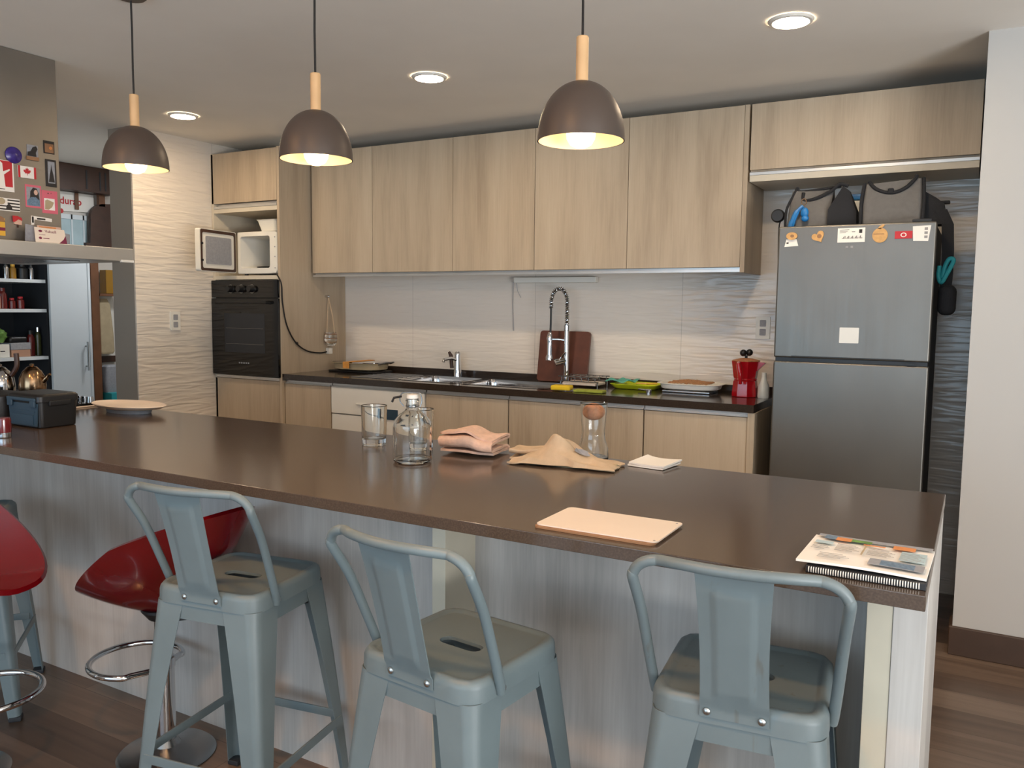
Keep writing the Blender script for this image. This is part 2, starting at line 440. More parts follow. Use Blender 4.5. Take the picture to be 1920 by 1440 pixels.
for y in (-2.6, -.95, .74): w.box(3.31, 3.37, y, y + .06, 0, 2.2)
w.box(3.31, 3.37, -2.6, .8, 2.14, 2.2)
structure('window_1', w, 'black', 'dark frame of the wide glazed opening', 'window')
w = B()
for x in (-3.7, -1.63, .44): w.box(x, x + .06, -3.38, -3.32, .4, 2.2)
w.box(-3.7, .5, -3.38, -3.32, 2.14, 2.2); w.box(-3.7, .5, -3.38, -3.32, .4, .46)
structure('window_2', w, 'black', 'dark frame of the rear window', 'window')

# ------------------------------------------------------------------ lights in the ceiling
for k, (x, y, lb) in enumerate(((-3.867, 3.135, 'round recessed downlight at the tiled left wall'), (-2.22, 3.135, 'round recessed downlight in the middle of the ceiling'), (-.647, 3.135, 'round recessed downlight nearest the white wall'), (-2.4, .42, 'round recessed downlight above the stools on the left'), (-.95, .42, 'round recessed downlight above the stools on the right'))):
    d = thing('downlight', lb, 'ceiling light', (x, y, CZ - .012), group='recessed downlights')
    put('trim_ring', B().lathe([(.062, CZ - .004), (.064, CZ - .011), (.074, CZ - .009), (.080, CZ - .001)], (x, y, 0), 40), 'white', d)
    put('diffuser', B().lathe([(0, CZ - .008), (.062, CZ - .008), (.062, CZ - .004), (0, CZ - .004)], (x, y, 0), 40), 'led' if y > 1 else 'ledw', d)

def pendant(x, y, drop, lb):
    t = thing('pendant_lamp', lb, 'pendant lamp', (x, y, CZ), group='dome pendants above the island', local=True)
    rz = -drop
    put('ceiling_rose', B().lathe([(0, 0), (.05, 0), (.05, -.008), (.044, -.013), (.008, -.015), (0, -.015)]), 'shade', t)
    put('cord', B().tube([(0, 0, -.02), (.001, 0, -.12), (-.001, 0, -.24), (0, 0, rz + .244)], .0032, 8), 'cable', t)
    put('wooden_stem', B().lathe([(0, rz + .246), (.0135, rz + .246), (.015, rz + .244), (.015, rz + .125), (0, rz + .125)], seg=28), 'beech', t)
    R, H = .106, .142
    prof = []
    for k in range(17):
        a = PI / 2 * k / 16; prof.append((R * math.sin(a) ** .95 if k else .0, rz + H * math.cos(a) ** .95 if k < 16 else rz))
    put('lamp_shade', B().lathe(prof + [(R - .0015, rz)], seg=56), 'shade', t)
    put('shade_lining', B().lathe([(max(0, r - .003), z - (.003 if z > rz + .004 else 0)) for r, z in prof], seg=56), 'shadein', t, 'cream inside of the shade')
    put('bulb_holder', B().lathe([(0, rz + .128), (.02, rz + .128), (.02, rz + .07), (.014, rz + .06), (0, rz + .06)], seg=24), 'white', t)
    put('bulb', B().lathe([(.014, rz + .062), (.02, rz + .05), (.03, rz + .036), (.0355, rz + .018), (.034, rz + .006), (.026, rz - .008), (.012, rz - .0155), (0, rz - .017)], seg=32), 'bulb', t, 'glowing round bulb')
    return t
pendant(-2.538, 1.86, .573, 'dome pendant lamp hanging nearest the steel range hood')
pendant(-1.721, 1.86, .606, 'middle dome pendant lamp between the other two')
pendant(-.868, 1.86, .628, 'dome pendant lamp hanging farthest from the range hood')

# ------------------------------------------------------------------ island
IX0, IX1, IY0, IY1 = -4.05, -.05, 1.407, 2.239
top = put('island_worktop', B().box(IX0, IX1, IY0, IY1, .874, .9, .002), 'island')
tag(top, 'long glossy brown stone worktop of the island', 'worktop')
isl = thing('kitchen_island', 'grey wood look island base under the brown worktop', 'island', (-2.0, 1.9, 0))
put('front_panel', B().box(IX0 + .02, -1.165, 1.731, 1.75, 0, .874), 'lami', isl)
put('divider_post', B().box(-1.165, -1.125, 1.66, 2.2, 0, .874, .0015), 'edge', isl, 'pale edge of the dividing board')
put('recessed_panel', B().box(-1.125, -.152, 1.80, 1.82, 0, .874), 'lami', isl)
put('pale_filler', B().box(-.152, -.108, 1.60, 2.2, 0, .874, .0015), 'edge', isl, 'pale cream filler strip')
put('end_panel', B().box(-.108, -.052, 1.598, 2.236, 0, .874, .002), 'lami', isl)
put('rear_panel', B().box(IX0 + .02, -.11, 2.2, 2.218, .08, .874), 'lam', isl)

# ------------------------------------------------------------------ back counter run
CT = .912; CY = 3.755; XL, XR = -3.776, -.87
def cupboard(x0, x1, lb, mat='lam', zt=.872, side=None, group='base cupboards under the sink counter'):
    t = thing('base_cabinet', lb, 'cabinet', ((x0 + x1) / 2, 4.0, 0), group=group)
    put('carcass', B().box(x0 + .002, x1 - .002, CY + .04, 4.345, .09, zt), 'lamint', t)
    put('door', B().box(x0 + .0015, x1 - .0015, CY + .018, CY + .037, .095, .851, .001), mat, t)
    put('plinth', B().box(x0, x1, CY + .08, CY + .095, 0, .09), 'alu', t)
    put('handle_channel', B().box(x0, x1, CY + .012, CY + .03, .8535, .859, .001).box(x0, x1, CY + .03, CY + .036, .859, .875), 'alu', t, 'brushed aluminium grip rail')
    if side: put('side_panel', B().box(x1 - .002, x1 + .03, CY + .01, 4.345, 0, .874, .001), mat, t)
    return t
cupboard(-3.772, -3.395, 'base cabinet with wood door beside the tall oven cabinet')
cupboard(-2.692, -2.158, 'base cabinet with wood door right of the white dishwasher', zt=.735)
cupboard(-2.154, -1.400, 'wide base cabinet under the sink faucet', zt=.735)
cupboard(-1.396, -.896, 'base cabinet with wood door beside the fridge', side=True)
dw = thing('dishwasher', 'white dishwasher between the wood base cabinets', 'dishwasher', (-3.04, 4.0, 0))
put('body', B().box(-3.388, -2.70, CY + .045, 4.345, .05, .735), 'white', dw)
put('control_panel', B().box(-3.388, -2.70, CY + .012, CY + .045, .695, .853, .004), 'white', dw)
put('door', B().box(-3.388, -2.70, CY + .016, CY + .045, .1, .690, .004), 'white', dw)
put('plinth', B().box(-3.388, -2.70, CY + .08, CY + .1, 0, .1), 'black', dw)
put('energy_label', B().prism(rect(-2.985, -2.885, .700, .745), FY(CY + .012), .0012).prism(rect(-3.0, -2.87, .685, .70), FY(CY + .012), .0008), 'navy', dw, 'dark teal label')
put('handle', B().box(-3.19, -3.10, CY + .004, CY + .014, .757, .764, .002), 'white', dw)
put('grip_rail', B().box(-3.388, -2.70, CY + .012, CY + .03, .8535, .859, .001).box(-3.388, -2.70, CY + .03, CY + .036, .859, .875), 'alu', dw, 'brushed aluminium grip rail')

# worktop with two sink cut-outs, made of strips around them
ct = thing('sink_worktop', 'dark brown stone worktop with the steel sink set in', 'worktop', (-2.3, 4.05, .876))
SX = [(-2.93, -2.56), (-2.52, -1.98)]; SY0, SY1 = 3.86, 4.19
b = B()
b.box(XL, XR, CY, SY0, .876, CT); b.box(XL, XR, SY1, 4.352, .876, CT)
b.box(XL, SX[0][0], SY0, SY1, .876, CT); b.box(SX[0][1], SX[1][0], SY0, SY1, .876, CT); b.box(SX[1][1], XR, SY0, SY1, .876, CT)
put('slab', b, 'counter', ct)
put('upstand', B().box(XL, XR, 4.335, 4.3525, CT, .946, .001), 'counter', ct)
sk = thing('kitchen_sink', 'stainless double bowl sink with drainer left of the spring faucet', 'sink', (-2.6, 4.02, CT - .17))
def bowl(x0, x1):
    n = 6; L = []
    for r, z, ins in ((.03, CT + .0025, -.012), (.03, CT + .003, 0), (.04, CT - .02, .004), (.045, CT - .14, .012), (.05, CT - .165, .05)):
        L.append([(a, c, z) for a, c in rrect(x0 + ins, x1 - ins, SY0 + ins, SY1 - ins, r, n)])
    return B().loops(L, cap1=True)
put('basin', bowl(SX[0][0] + .004, SX[0][1] - .004), 'silver', sk)
put('basin', bowl(SX[1][0] + .004, SX[1][1] - .004), 'silver', sk)
b = B().box(-3.30, -2.945, 3.85, 4.2, CT + .0005, CT + .0035, .001)
for k in range(7): b.box(-3.27, -2.98, 3.89 + k * .042, 3.90 + k * .042, CT + .003, CT + .006, .0012)
put('drainer', b, 'silver', sk)
put('drain', B().lathe([(0, CT - .16), (.03, CT - .16), (.033, CT - .163)], (-2.3, 4.02, 0), 24), 'chrome', sk)

# spring faucet
fc = thing('spring_faucet', 'tall chrome spring faucet with pull down spray head', 'faucet', (-2.045, 4.24, CT))
fx, fy = -2.045, 4.24
put('body', B().lathe([(0, CT), (.027, CT), (.027, CT + .008), (.016, CT + .012), (.015, CT + .30), (.0175, CT + .302), (.0175, CT + .33), (.012, CT + .335), (0, CT + .336)], (fx, fy, 0), 24), 'chrome', fc)
arc = []
for k in range(25):
    a = PI * k / 24; arc.append((fx - .043 * (1 - math.cos(a)), fy - .03 * (1 - math.cos(a)) * .5, CT + .46 + .078 * math.sin(a)))
path = [(fx, fy, CT + .335 + .125 * k / 6) for k in range(6)] + arc + [(fx - .087, fy - .03, CT + .44), (fx - .087, fy - .03, CT + .425)]
put('hose', B().tube(path + [(fx - .087, fy - .031, CT + .34), (fx - .088, fy - .034, CT + .27)], .0062, 10), 'black', fc)
def coil(path, turns, R, r, npt=16):
    P = [Vector(p) for p in path]; d = [0]
    for a, c in zip(P, P[1:]): d.append(d[-1] + (c - a).length)
    out = []; N = turns * npt
    for i in range(N + 1):
        s = d[-1] * i / N; k = max(j for j in range(len(d)) if d[j] <= s + 1e-9); k = min(k, len(P) - 2)
        f = (s - d[k]) / (d[k + 1] - d[k]); p = P[k].lerp(P[k + 1], f); tn = (P[k + 1] - P[k]).normalized()
        u = Vector((0, 1, 0)); u = (u - tn * u.dot(tn)).normalized(); v = tn.cross(u); a = 2 * PI * i / npt
        out.append(p + (u * math.cos(a) + v * math.sin(a)) * R)
    return out
put('spring', B().tube(coil(path, 36, .0115, .0025), .0028, 6), 'chrome', fc)
put('spray_head', B().lathe([(0, 0), (.019, 0), (.021, -.0), (.0215, .02), (.015, .035), (.015, .11), (.0185, .125), (.012, .15), (.008, .16), (0, .16)], (fx - .09, fy - .036, CT + .13), 24), 'chrome', fc)
put('docking_arm', B().tube([(fx, fy, CT + .245), (fx - .045, fy - .018, CT + .25), (fx - .09, fy - .036, CT + .25)], .006, 10), 'chrome', fc)
put('lever', B().cyl((fx - .005, fy, CT + .13), (fx - .05, fy - .045, CT + .118), .017, .022, 20).tube([(fx - .03, fy - .03, CT + .13), (fx + .004, fy - .05, CT + .165), (fx + .02, fy - .055, CT + .18)], .005, 10), 'chrome', fc)
# filter tap
tp = thing('filter_tap', 'short chrome tap behind the left sink bowl', 'faucet', (-2.80, 4.26, CT))
tx, ty = -2.80, 4.26
put('body', B().lathe([(0, CT), (.028, CT), (.026, CT + .03), (.021, CT + .045), (.019, CT + .10), (.017, CT + .125), (.018, CT + .14), (.012, CT + .153), (0, CT + .156)], (tx, ty, 0), 24), 'chrome', tp)
put('spout', B().tube([(tx, ty, CT + .10), (tx - .01, ty - .06, CT + .115), (tx - .02, ty - .12, CT + .11), (tx - .021, ty - .125, CT + .095)], .01, 12), 'chrome', tp)
put('lever', B().tube([(tx - .035, ty - .01, CT + .05), (tx - .042, ty - .012, CT + .13), (tx - .055, ty - .014, CT + .15)], [.012, .012, .008], 12), 'darkwood', tp, 'dark lever')

# cutting board leaning on the wall
b = B(); b.prism(rrect(-.16, .16, 0, .295, .018), ((0, 0, 0), (1, 0, 0), (0, 0, 1), (0, -1, 0)), .018)
b.xf(Matrix.Translation((-2.09, 4.285, CT + .001)) @ Matrix.Rotation(math.radians(-8.5), 4, 'X'))
tag(put('cutting_board', b, 'walnut'), 'dark brown wooden cutting board leaning behind the spring faucet', 'cutting board')

# glass baking dish
gd = thing('baking_dish', 'glass baking dish with strapped lid at the oven cabinet', 'baking dish', (-3.50, 4.18, CT))
def oval_dish(cx, cy, a0, b0, a1, b1, z0, z1, t=.004):
    n = 40; f = lambda a, c, z: [(cx + a * math.copysign(abs(math.cos(2 * PI * k / n)) ** .6, math.cos(2 * PI * k / n)), cy + c * math.copysign(abs(math.sin(2 * PI * k / n)) ** .6, math.sin(2 * PI * k / n)), z) for k in range(n)]
    return B().loops([f(a0, b0, z0), f((a0 + a1) / 2 + .01, (b0 + b1) / 2 + .01, z0 + .01), f(a1, b1, z1 - .006), f(a1 + .014, b1 + .014, z1 - .002), f(a1 + .014, b1 + .014, z1), f(a1 - t, b1 - t, z1), f((a0 + a1) / 2, (b0 + b1) / 2, z0 + .014), f(a0 - t, b0 - t, z0 + t)], cap0=True, cap1=True)
put('dish', oval_dish(-3.50, 4.18, .15, .08, .185, .11, CT + .012, CT + .062), 'linen', gd)
put('lid', B().prism([(.19 * math.copysign(abs(math.cos(2 * PI * k / 40)) ** .6, math.cos(2 * PI * k / 40)), .115 * math.copysign(abs(math.sin(2 * PI * k / 40)) ** .6, math.sin(2 * PI * k / 40))) for k in range(40)], FZ(CT + .0635, -3.50, 4.18), .005), 'silver', gd)
put('paper_band', B().box(-3.54, -3.49, 4.052, 4.31, CT + .069, CT + .071).box(-3.54, -3.49, 4.048, 4.053, CT + .03, CT + .071), 'foodt', gd, 'orange paper band')
put('handle', B().tube([(-3.31, 4.12, CT + .06), (-3.265, 4.14, CT + .07), (-3.255, 4.18, CT + .07), (-3.265, 4.22, CT + .07), (-3.31, 4.24, CT + .06)], .006, 8), 'dchrome', gd)
put('trivet', B().box(-3.70, -3.31, 4.09, 4.27, CT + .0005, CT + .011, .003), 'black', gd)

# sponge and scourer
tag(put('sponge', B().box(-1.925, -1.82, 3.80, 3.87, CT + .0045, CT + .03, .008, 3, .15), 'yellow'), 'yellow sponge on the worktop edge by the faucet', 'sponge')
tag(put('scouring_pad', B().box(-1.80, -1.64, 3.815, 3.88, CT + .0005, CT + .014, .004, 2, .05), 'green'), 'flat olive green scourer right of the yellow sponge', 'scourer')

# wire rack with tray, lime tray with cloth, white tray
rk = thing('dish_rack', 'low wire dish rack left of the lime green tray', 'dish rack', (-1.88, 4.2, CT))
b = B()
for x in (-1.99, -1.95, -1.91, -1.87, -1.83, -1.79): b.tube([(x, 4.07, CT + .03), (x, 4.07, CT + .055), (x, 4.225, CT + .055), (x, 4.225, CT + .03)], .0025, 6)
for y, z in ((4.07, CT + .03), (4.225, CT + .03), (4.07, CT + .055), (4.225, CT + .055)): b.tube([(-2.01, y, z), (-1.77, y, z)], .003, 6)
for x in (-2.0, -1.78):
    for y in (4.08, 4.215): b.cyl((x, y, CT + .0005), (x, y, CT + .032), .004, None, 8)
put('wire_frame', b, 'dchrome', rk)
put('drip_tray', B().box(-1.99, -1.79, 4.075, 4.22, CT + .008, CT + .024, .006), 'board', rk)
lt = put('lime_tray', B().loops([[(a, c, z) for a, c in rrect(-1.725 + i, -1.46 - i, 4.09 + i, 4.29 - i, .04)] for z, i in ((CT + .001, .025), (CT + .004, .02), (CT + .026, 0), (CT + .028, .002), (CT + .008, .022))], cap0=True, cap1=True), 'lime')
tag(lt, 'lime green plastic tray on the sink worktop', 'tray')
def wob(x, y, s=9, a=.006): return a * noise.noise(Vector((x * s, y * s, 3.1)))
tag(put('dish_cloth', B().grid(lambda u, v: Vector((-1.75 + .15 * u, 4.12 + .13 * v, CT + .034 + .012 * math.sin(u * 5 + v * 3) ** 2 + wob(u, v, 4, .01))), 18, 14).solid(.003), 'tealcloth'), 'crumpled teal dish cloth lying on the lime green tray', 'cloth')
sp = thing('spatula', 'pale yellow spatula lying on the lime green tray', 'spatula', (-1.53, 4.17, CT + .03))
put('blade', B().box(-1.585, -1.525, 4.14, 4.19, CT + .029, CT + .033, .001), 'mustard', sp); put('handle', B().tube([(-1.53, 4.165, CT + .031), (-1.475, 4.172, CT + .034)], .005, 8), 'mustard', sp)
wt = thing('serving_tray', 'white ceramic tray of crumble beside the red moka pot', 'tray', (-1.29, 4.17, CT))
put('tray', oval_dish(-1.29, 4.17, .12, .08, .155, .105, CT + .012, CT + .048), 'white', wt)
put('crumble', B().grid(lambda u, v: Vector((-1.29 + (u - .5) * .21, 4.17 + (v - .5) * .13, CT + .048 + .012 * math.sin(PI * u) * math.sin(PI * v) + .006 * noise.noise(Vector((u * 14, v * 10, 1))))), 24, 18).solid(.004), 'crumb', wt)
put('stand', B().box(-1.42, -1.17, 4.09, 4.25, CT + .0005, CT + .012, .003), 'dchrome', wt)
bc = thing('bottle_stopper', 'small chrome stopper lying left of the white tray', 'stopper', (-1.47, 4.03, CT))
put('cap', B().lathe([(0, 0), (.014, 0), (.015, .012), (.009, .016), (0, .016)], (-1.47, 4.03, CT + .0005), 18), 'chrome', bc); put('stem', B().tube([(-1.47, 4.03, CT + .01), (-1.53, 4.04, CT + .012)], .004, 8), 'chrome', bc)

# moka pot
mk = thing('moka_pot', 'red moka coffee pot with black knob next to the fridge', 'coffee pot', (-1.0, 4.12, CT))
mx, my = -1.0, 4.12
def octo(r, z, n=8): return [(mx + r * math.cos(2 * PI * (k + .5) / n), my + r * math.sin(2 * PI * (k + .5) / n), z) for k in range(n)]
put('boiler', B().loops([octo(.062, CT + .001), octo(.064, CT + .006), octo(.058, CT + .075), octo(.056, CT + .08)], cap0=True, cap1=True), 'redpot', mk)
put('collar', B().lathe([(0, CT + .08), (.054, CT + .08), (.056, CT + .086), (.054, CT + .092), (0, CT + .092)], (mx, my, 0), 32), 'redpot', mk)
put('upper_jug', B().loops([octo(.056, CT + .092), octo(.058, CT + .1), octo(.068, CT + .172), octo(.069, CT + .176)], cap0=True, cap1=True).prism([(.05, .12), (.098, .172), (.05, .176)], ((mx, my - .015, CT), (1, 0, 0), (0, 0, 1), (0, 1, 0)), .03), 'redpot', mk)
put('lid', B().loops([octo(.069, CT + .177), octo(.068, CT + .181), octo(.03, CT + .19), octo(.01, CT + .192)], cap0=True, cap1=True), 'cork', mk, 'tan lid')
put('knob', B().cyl((mx, my, CT + .19), (mx, my, CT + .205), .007, None, 12).ball((mx - .012, my - .01, CT + .217), .017).ball((mx + .014, my + .006, CT + .219), .017), 'black', mk)
put('handle', B().tube([(mx - .02, my - .062, CT + .17), (mx - .01, my - .105, CT + .165), (mx, my - .11, CT + .12), (mx, my - .1, CT + .07)], [.01, .011, .011, .008], 10), 'redpot', mk)
wb = thing('spray_bottle', 'white plastic bottle squeezed between moka pot and fridge', 'bottle', (-.905, 4.1, CT))
put('body', B().lathe([(0, 0), (.026, 0), (.028, .006), (.027, .06), (.015, .085), (.013, .1), (0, .1)], (-.905, 4.1, CT), 24), 'white', wb)
put('cap', B().lathe([(0, .1), (.012, .1), (.012, .125), (0, .126)], (-.905, 4.1, CT), 18), 'white', wb)

# ------------------------------------------------------------------ upper cabinets
UY = 4.01; UZ0, UZ1 = 1.547, 2.305
ux = [-3.755, -3.262, -2.674, -2.14, -1.601, -.998]
ul = ['upper cabinet door beside the tall oven cabinet', 'second upper cabinet door from the oven cabinet', 'middle upper cabinet of the row over the sink counter', 'upper cabinet door behind the right pendant lamp', 'widest upper cabinet door, next to the fridge alcove']
for k in range(5):
    x0, x1 = ux[k], ux[k + 1]
    t = thing('upper_cabinet', ul[k], 'cabinet', ((x0 + x1) / 2, 4.18, 1.523), group='upper cupboards above the sink counter')
    xr = x1 if k < 4 else x1 - .022
    put('carcass', B().box(x0 + .002, xr - .001, UY + .02, 4.351, UZ0 - .001, UZ1), 'lam', t)
    put('door', B().box(x0 + .0015, xr - .0015, UY, UY + .019, UZ0, UZ1 - .001, .001), 'lam', t)
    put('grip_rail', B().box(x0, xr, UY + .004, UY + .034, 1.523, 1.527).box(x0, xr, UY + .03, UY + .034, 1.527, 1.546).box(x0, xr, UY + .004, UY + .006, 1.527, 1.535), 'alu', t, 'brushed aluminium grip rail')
    if k == 4: put('side_panel', B().box(-1.02, -.998, UY, 4.351, 1.52, UZ1, .001), 'lam', t)
# light strip under the cabinets
us = thing('under_cabinet_light', 'slim unlit light strip under the upper cabinets', 'light strip', (-2.16, 4.3, 1.48))
put('housing', B().box(-2.43, -1.90, 4.30, 4.34, 1.487, 1.519, .003), 'white', us)
put('cable', B().tube([(-2.43, 4.33, 1.50), (-2.455, 4.34, 1.49), (-2.46, 4.345, 1.36), (-2.455, 4.348, 1.2)], .002, 6).tube([(-2.43, 4.33, 1.50), (-2.425, 4.34, 1.44), (-2.405, 4.345, 1.40)], .0015, 6), 'greyprint', us)

# ------------------------------------------------------------------ cabinet above the fridge
fcx0, fcx1 = -.990, -.036
t = thing('fridge_cabinet', 'wide wood cabinet with flap above the fridge alcove', 'cabinet', (-.51, 4.2, 1.52))
put('flap_door', B().box(fcx0 + .002, fcx1 - .003, UY, UY + .019, 2.0, UZ1 - .001, .001), 'lam', t)
put('carcass', B().box(fcx0 + .001, fcx1 - .002, UY + .02, 4.351, 1.975, UZ1), 'lam', t)
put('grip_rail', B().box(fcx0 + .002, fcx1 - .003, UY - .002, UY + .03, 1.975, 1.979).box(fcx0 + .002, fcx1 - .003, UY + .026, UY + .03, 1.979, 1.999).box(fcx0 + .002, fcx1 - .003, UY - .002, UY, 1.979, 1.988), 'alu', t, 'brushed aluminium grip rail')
put('bottom_board', B().box(fcx0 + .002, fcx1 - .003, UY, 4.351, 1.945, 1.9745, .001), 'lamint', t)

# ------------------------------------------------------------------ tall oven cabinet
TX0, TX1, TY = -4.377, -3.777, 3.752
t = thing('tall_cabinet', 'tall wood cabinet housing the oven and the microwave', 'cabinet', (-4.08, 4.05, 0))
put('right_side', B().box(TX1 - .02, TX1, TY, 4.351, .0, 2.305, .001), 'lam', t)
put('left_side', B().box(TX0, TX0 + .02, TY, 4.351, .0, 2.305, .001), 'lamint', t)
put('flap_door', B().box(TX0 + .003, TX1 - .022, TY - .0, TY + .019, 1.985, 2.30, .001), 'lam', t)
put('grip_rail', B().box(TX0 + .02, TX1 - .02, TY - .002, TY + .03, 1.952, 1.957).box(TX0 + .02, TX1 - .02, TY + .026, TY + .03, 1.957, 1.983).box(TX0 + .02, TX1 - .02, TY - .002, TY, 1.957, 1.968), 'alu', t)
put('top_board', B().box(TX0 + .02, TX1 - .02, TY + .02, 4.345, 2.28, 2.304), 'lamint', t)
put('niche_top', B().box(TX0 + .02, TX1 - .02, TY, 4.345, 1.925, 1.951, .001), 'lamint', t)
put('niche_shelf', B().box(TX0 + .02, TX1 - .02, TY, 4.345, 1.50, 1.525, .001), 'lamint', t)
put('niche_back', B().box(TX0 + .02, TX1 - .02, 4.33, 4.345, 1.525, 1.925), 'lamint', t)
put('drawer_front', B().box(TX0 + .003, TX1 - .022, TY + .0, TY + .019, .10, .862, .001), 'lam', t)
put('lower_rail', B().box(TX0 + .02, TX1 - .02, TY - .002, TY + .02, .865, .884, .001), 'alu', t, 'brushed aluminium rail')
put('plinth', B().box(TX0 + .02, TX1 - .02, TY + .06, TY + .075, 0, .1), 'alu', t)
# oven
ov = thing('oven', 'black built in oven below the open microwave', 'oven', (-4.08, 4.0, .886))
OX0, OX1 = TX0 + .004, TX1 - .006
put('body', B().box(TX0 + .022, TX1 - .022, TY + .0, 4.3, .888, 1.495), 'black', ov)
put('control_panel', B().box(OX0, OX1, TY - .02, TY - .001, 1.385, 1.495, .002), 'blackgl', ov)
put('door', B().box(OX0, OX1, TY - .022, TY - .001, .888, 1.38, .002), 'blackgl', ov)
put('window', B().prism(rect(-4.255, -3.895, 1.035, 1.285), FY(TY - .022), .001), 'rubber', ov, 'dark oven window')
b = B()
for z in (1.09, 1.19): b.tube([(-4.24, TY - .0235, z), (-3.905, TY - .0235, z)], .0018, 6)
put('oven_rack', b, 'dchrome', ov)
put('handle', B().tube([(-4.30, TY - .022, 1.352), (-4.30, TY - .05, 1.356), (-3.85, TY - .05, 1.356), (-3.85, TY - .022, 1.352)], .009, 10), 'black', ov)
for x in (-4.19, -4.095, -4.0):
    kb = put('knob', B().lathe([(0, -.034), (.018, -.034), (.021, -.028), (.024, 0), (0, 0)], (x, TY - .02, 1.44), 20, 'Y'), 'black', ov)
    put('knob_ring', B().lathe([(.024, -.003), (.028, -.003), (.028, 0), (.024, 0)], (x, TY - .0205, 1.44), 24, 'Y'), 'dchrome', kb)
b = B()
for k in range(5): b.prism(rect(-4.13 + k * .02, -4.118 + k * .02, .965, .973), FY(TY - .022), .0006)
put('badge', b, 'greyprint', ov)
# microwave with open door
mw = thing('microwave_oven', 'white microwave with its door swung open in the niche', 'microwave', (-3.98, 3.95, 1.526))
MX0, MX1, MZ0, MZ1, MY = -4.15, -3.803, 1.536, 1.798, 3.755
b = B()
b.box(MX0, MX1, MY, 4.10, MZ1 - .012, MZ1, .003); b.box(MX0, MX1, MY, 4.10, MZ0, MZ0 + .02, .003); b.box(MX0, MX0 + .014, MY, 4.10, MZ0, MZ1, .003)
b.box(MX1 - .05, MX1, MY, 4.10, MZ0, MZ1, .003); b.box(MX0, MX1, 4.085, 4.10, MZ0, MZ1)
put('casing', b, 'white', mw)
b = B().loops([[(a, MY - .001, c) for a, c in rrect(MX0 + .004, MX1 - .005, MZ0 + .004, MZ1 - .004, .012)], [(a, MY - .003, c) for a, c in rrect(MX0 + .03, MX1 - .06, MZ0 + .035, MZ1 - .028, .015)], [(a, 4.04, c) for a, c in rrect(MX0 + .045, MX1 - .065, MZ0 + .04, MZ1 - .035, .015)]], cap1=True)
put('cavity', b, 'white', mw)
put('vent', B().prism(rect(3.82, 3.93, 1.69, 1.75), ((MX1 - .0635, 0, 0), (0, 1, 0), (0, 0, 1), (-1, 0, 0)), .002), 'greyprint', mw, 'grey waveguide cover')
put('turntable', B().lathe([(0, 0), (.11, 0), (.115, .008), (.11, .008), (0, .003)], (-4.0, 3.93, MZ0 + .04), 32), 'glass', mw)
b = B()
for z in (1.57, 1.64, 1.70, 1.76): b.cyl((MX1 - .018, MY - .0035, z), (MX1 - .018, MY + .001, z), .004, None, 10)
put('hinge_screw', b, 'greyprint', mw)
for x in (MX0 + .03, MX1 - .03): put('foot', B().cyl((x, 3.80, 1.5255), (x, 3.80, 1.538), .012, None, 12), 'black', mw)
# door: hinged at the left front corner, swung out past 90 degrees
dv = Vector((.06, -.325, 0)).normalized(); dn = Vector((dv.y, -dv.x, 0)) * -1
if dn.x < 0: dn = -dn
h = Vector((MX0 - .002, MY - .012, 0))
fr = lambda d: (h + dn * d, dv, (0, 0, 1), dn)
dr = put('door', B().prism(rrect(0, .335, MZ0 + .004, MZ1 - .002, .012), fr(-.035), .035), 'white', mw)
put('door_gasket', B().loops([[h + dn * .002 + dv * a + Vector((0, 0, c)) for a, c in rrect(.004, .331, MZ0 + .008, MZ1 - .006, .012)], [h + dn * .003 + dv * a + Vector((0, 0, c)) for a, c in rrect(.02, .315, MZ0 + .024, MZ1 - .024, .012)], [h + dn * .0005 + dv * a + Vector((0, 0, c)) for a, c in rrect(.02, .315, MZ0 + .024, MZ1 - .024, .012)]]), 'darkwood', dr, 'dark seal frame')
put('door_window', B().prism(rrect(.045, .285, MZ0 + .05, MZ1 - .045, .01), fr(.0005), .0015), 'greyprint', dr, 'grey mesh window')
put('latch', B().box(.318, .328, 0, .012, 1.60, 1.612).box(.318, .328, 0, .012, 1.70, 1.712).xf(Matrix(((dv.x, dn.x, 0, h.x), (dv.y, dn.y, 0, h.y), (0, 0, 1, 0), (0, 0, 0, 1)))), 'black', dr)
tag(put('plastic_tub', B().loops([[(a, c, z) for a, c in rrect(-4.015 - i, -3.845 + i, 3.79 - i, 3.93 + i, .025)] for z, i in ((1.7985, -.02), (1.80, -.016), (1.866, 0), (1.872, .006), (1.874, .006), (1.874, 0), (1.803, -.02))], cap0=True, cap1=True), 'white'), 'white plastic tub on top of the microwave', 'tub')
cp = [(-3.80, 3.745, 1.53), (-3.765, 3.748, 1.47), (-3.77, 3.76, 1.36), (-3.768, 3.79, 1.22), (-3.766, 3.86, 1.11), (-3.766, 3.96, 1.05), (-3.766, 4.08, 1.03), (-3.768, 4.155, 1.035)]
def smooth_path(P, n=8):
    P = [Vector(p) for p in P]; Q = []
    for i in range(len(P) - 1):
        a, b_, c, d = P[max(i - 1, 0)], P[i], P[i + 1], P[min(i + 2, len(P) - 1)]
        for k in range(n):
            t_ = k / n
            Q.append(.5 * ((2 * b_) + (-a + c) * t_ + (2 * a - 5 * b_ + 4 * c - d) * t_ ** 2 + (-a + 3 * b_ - 3 * c + d) * t_ ** 3))
    Q.append(P[-1]); return Q
cd = thing('power_cord', 'dark power cord draped down the oven cabinet side', 'cord', (-3.77, 3.95, 1.03))
put('cable', B().tube(smooth_path(cp), .0045, 8), 'cable', cd)
put('plug', B().box(-3.776, -3.745, 4.15, 4.185, 1.02, 1.06, .004), 'white', cd)
put('cable_clip', B().ball((-3.766, 3.875, 1.10), .009), 'black', cd)
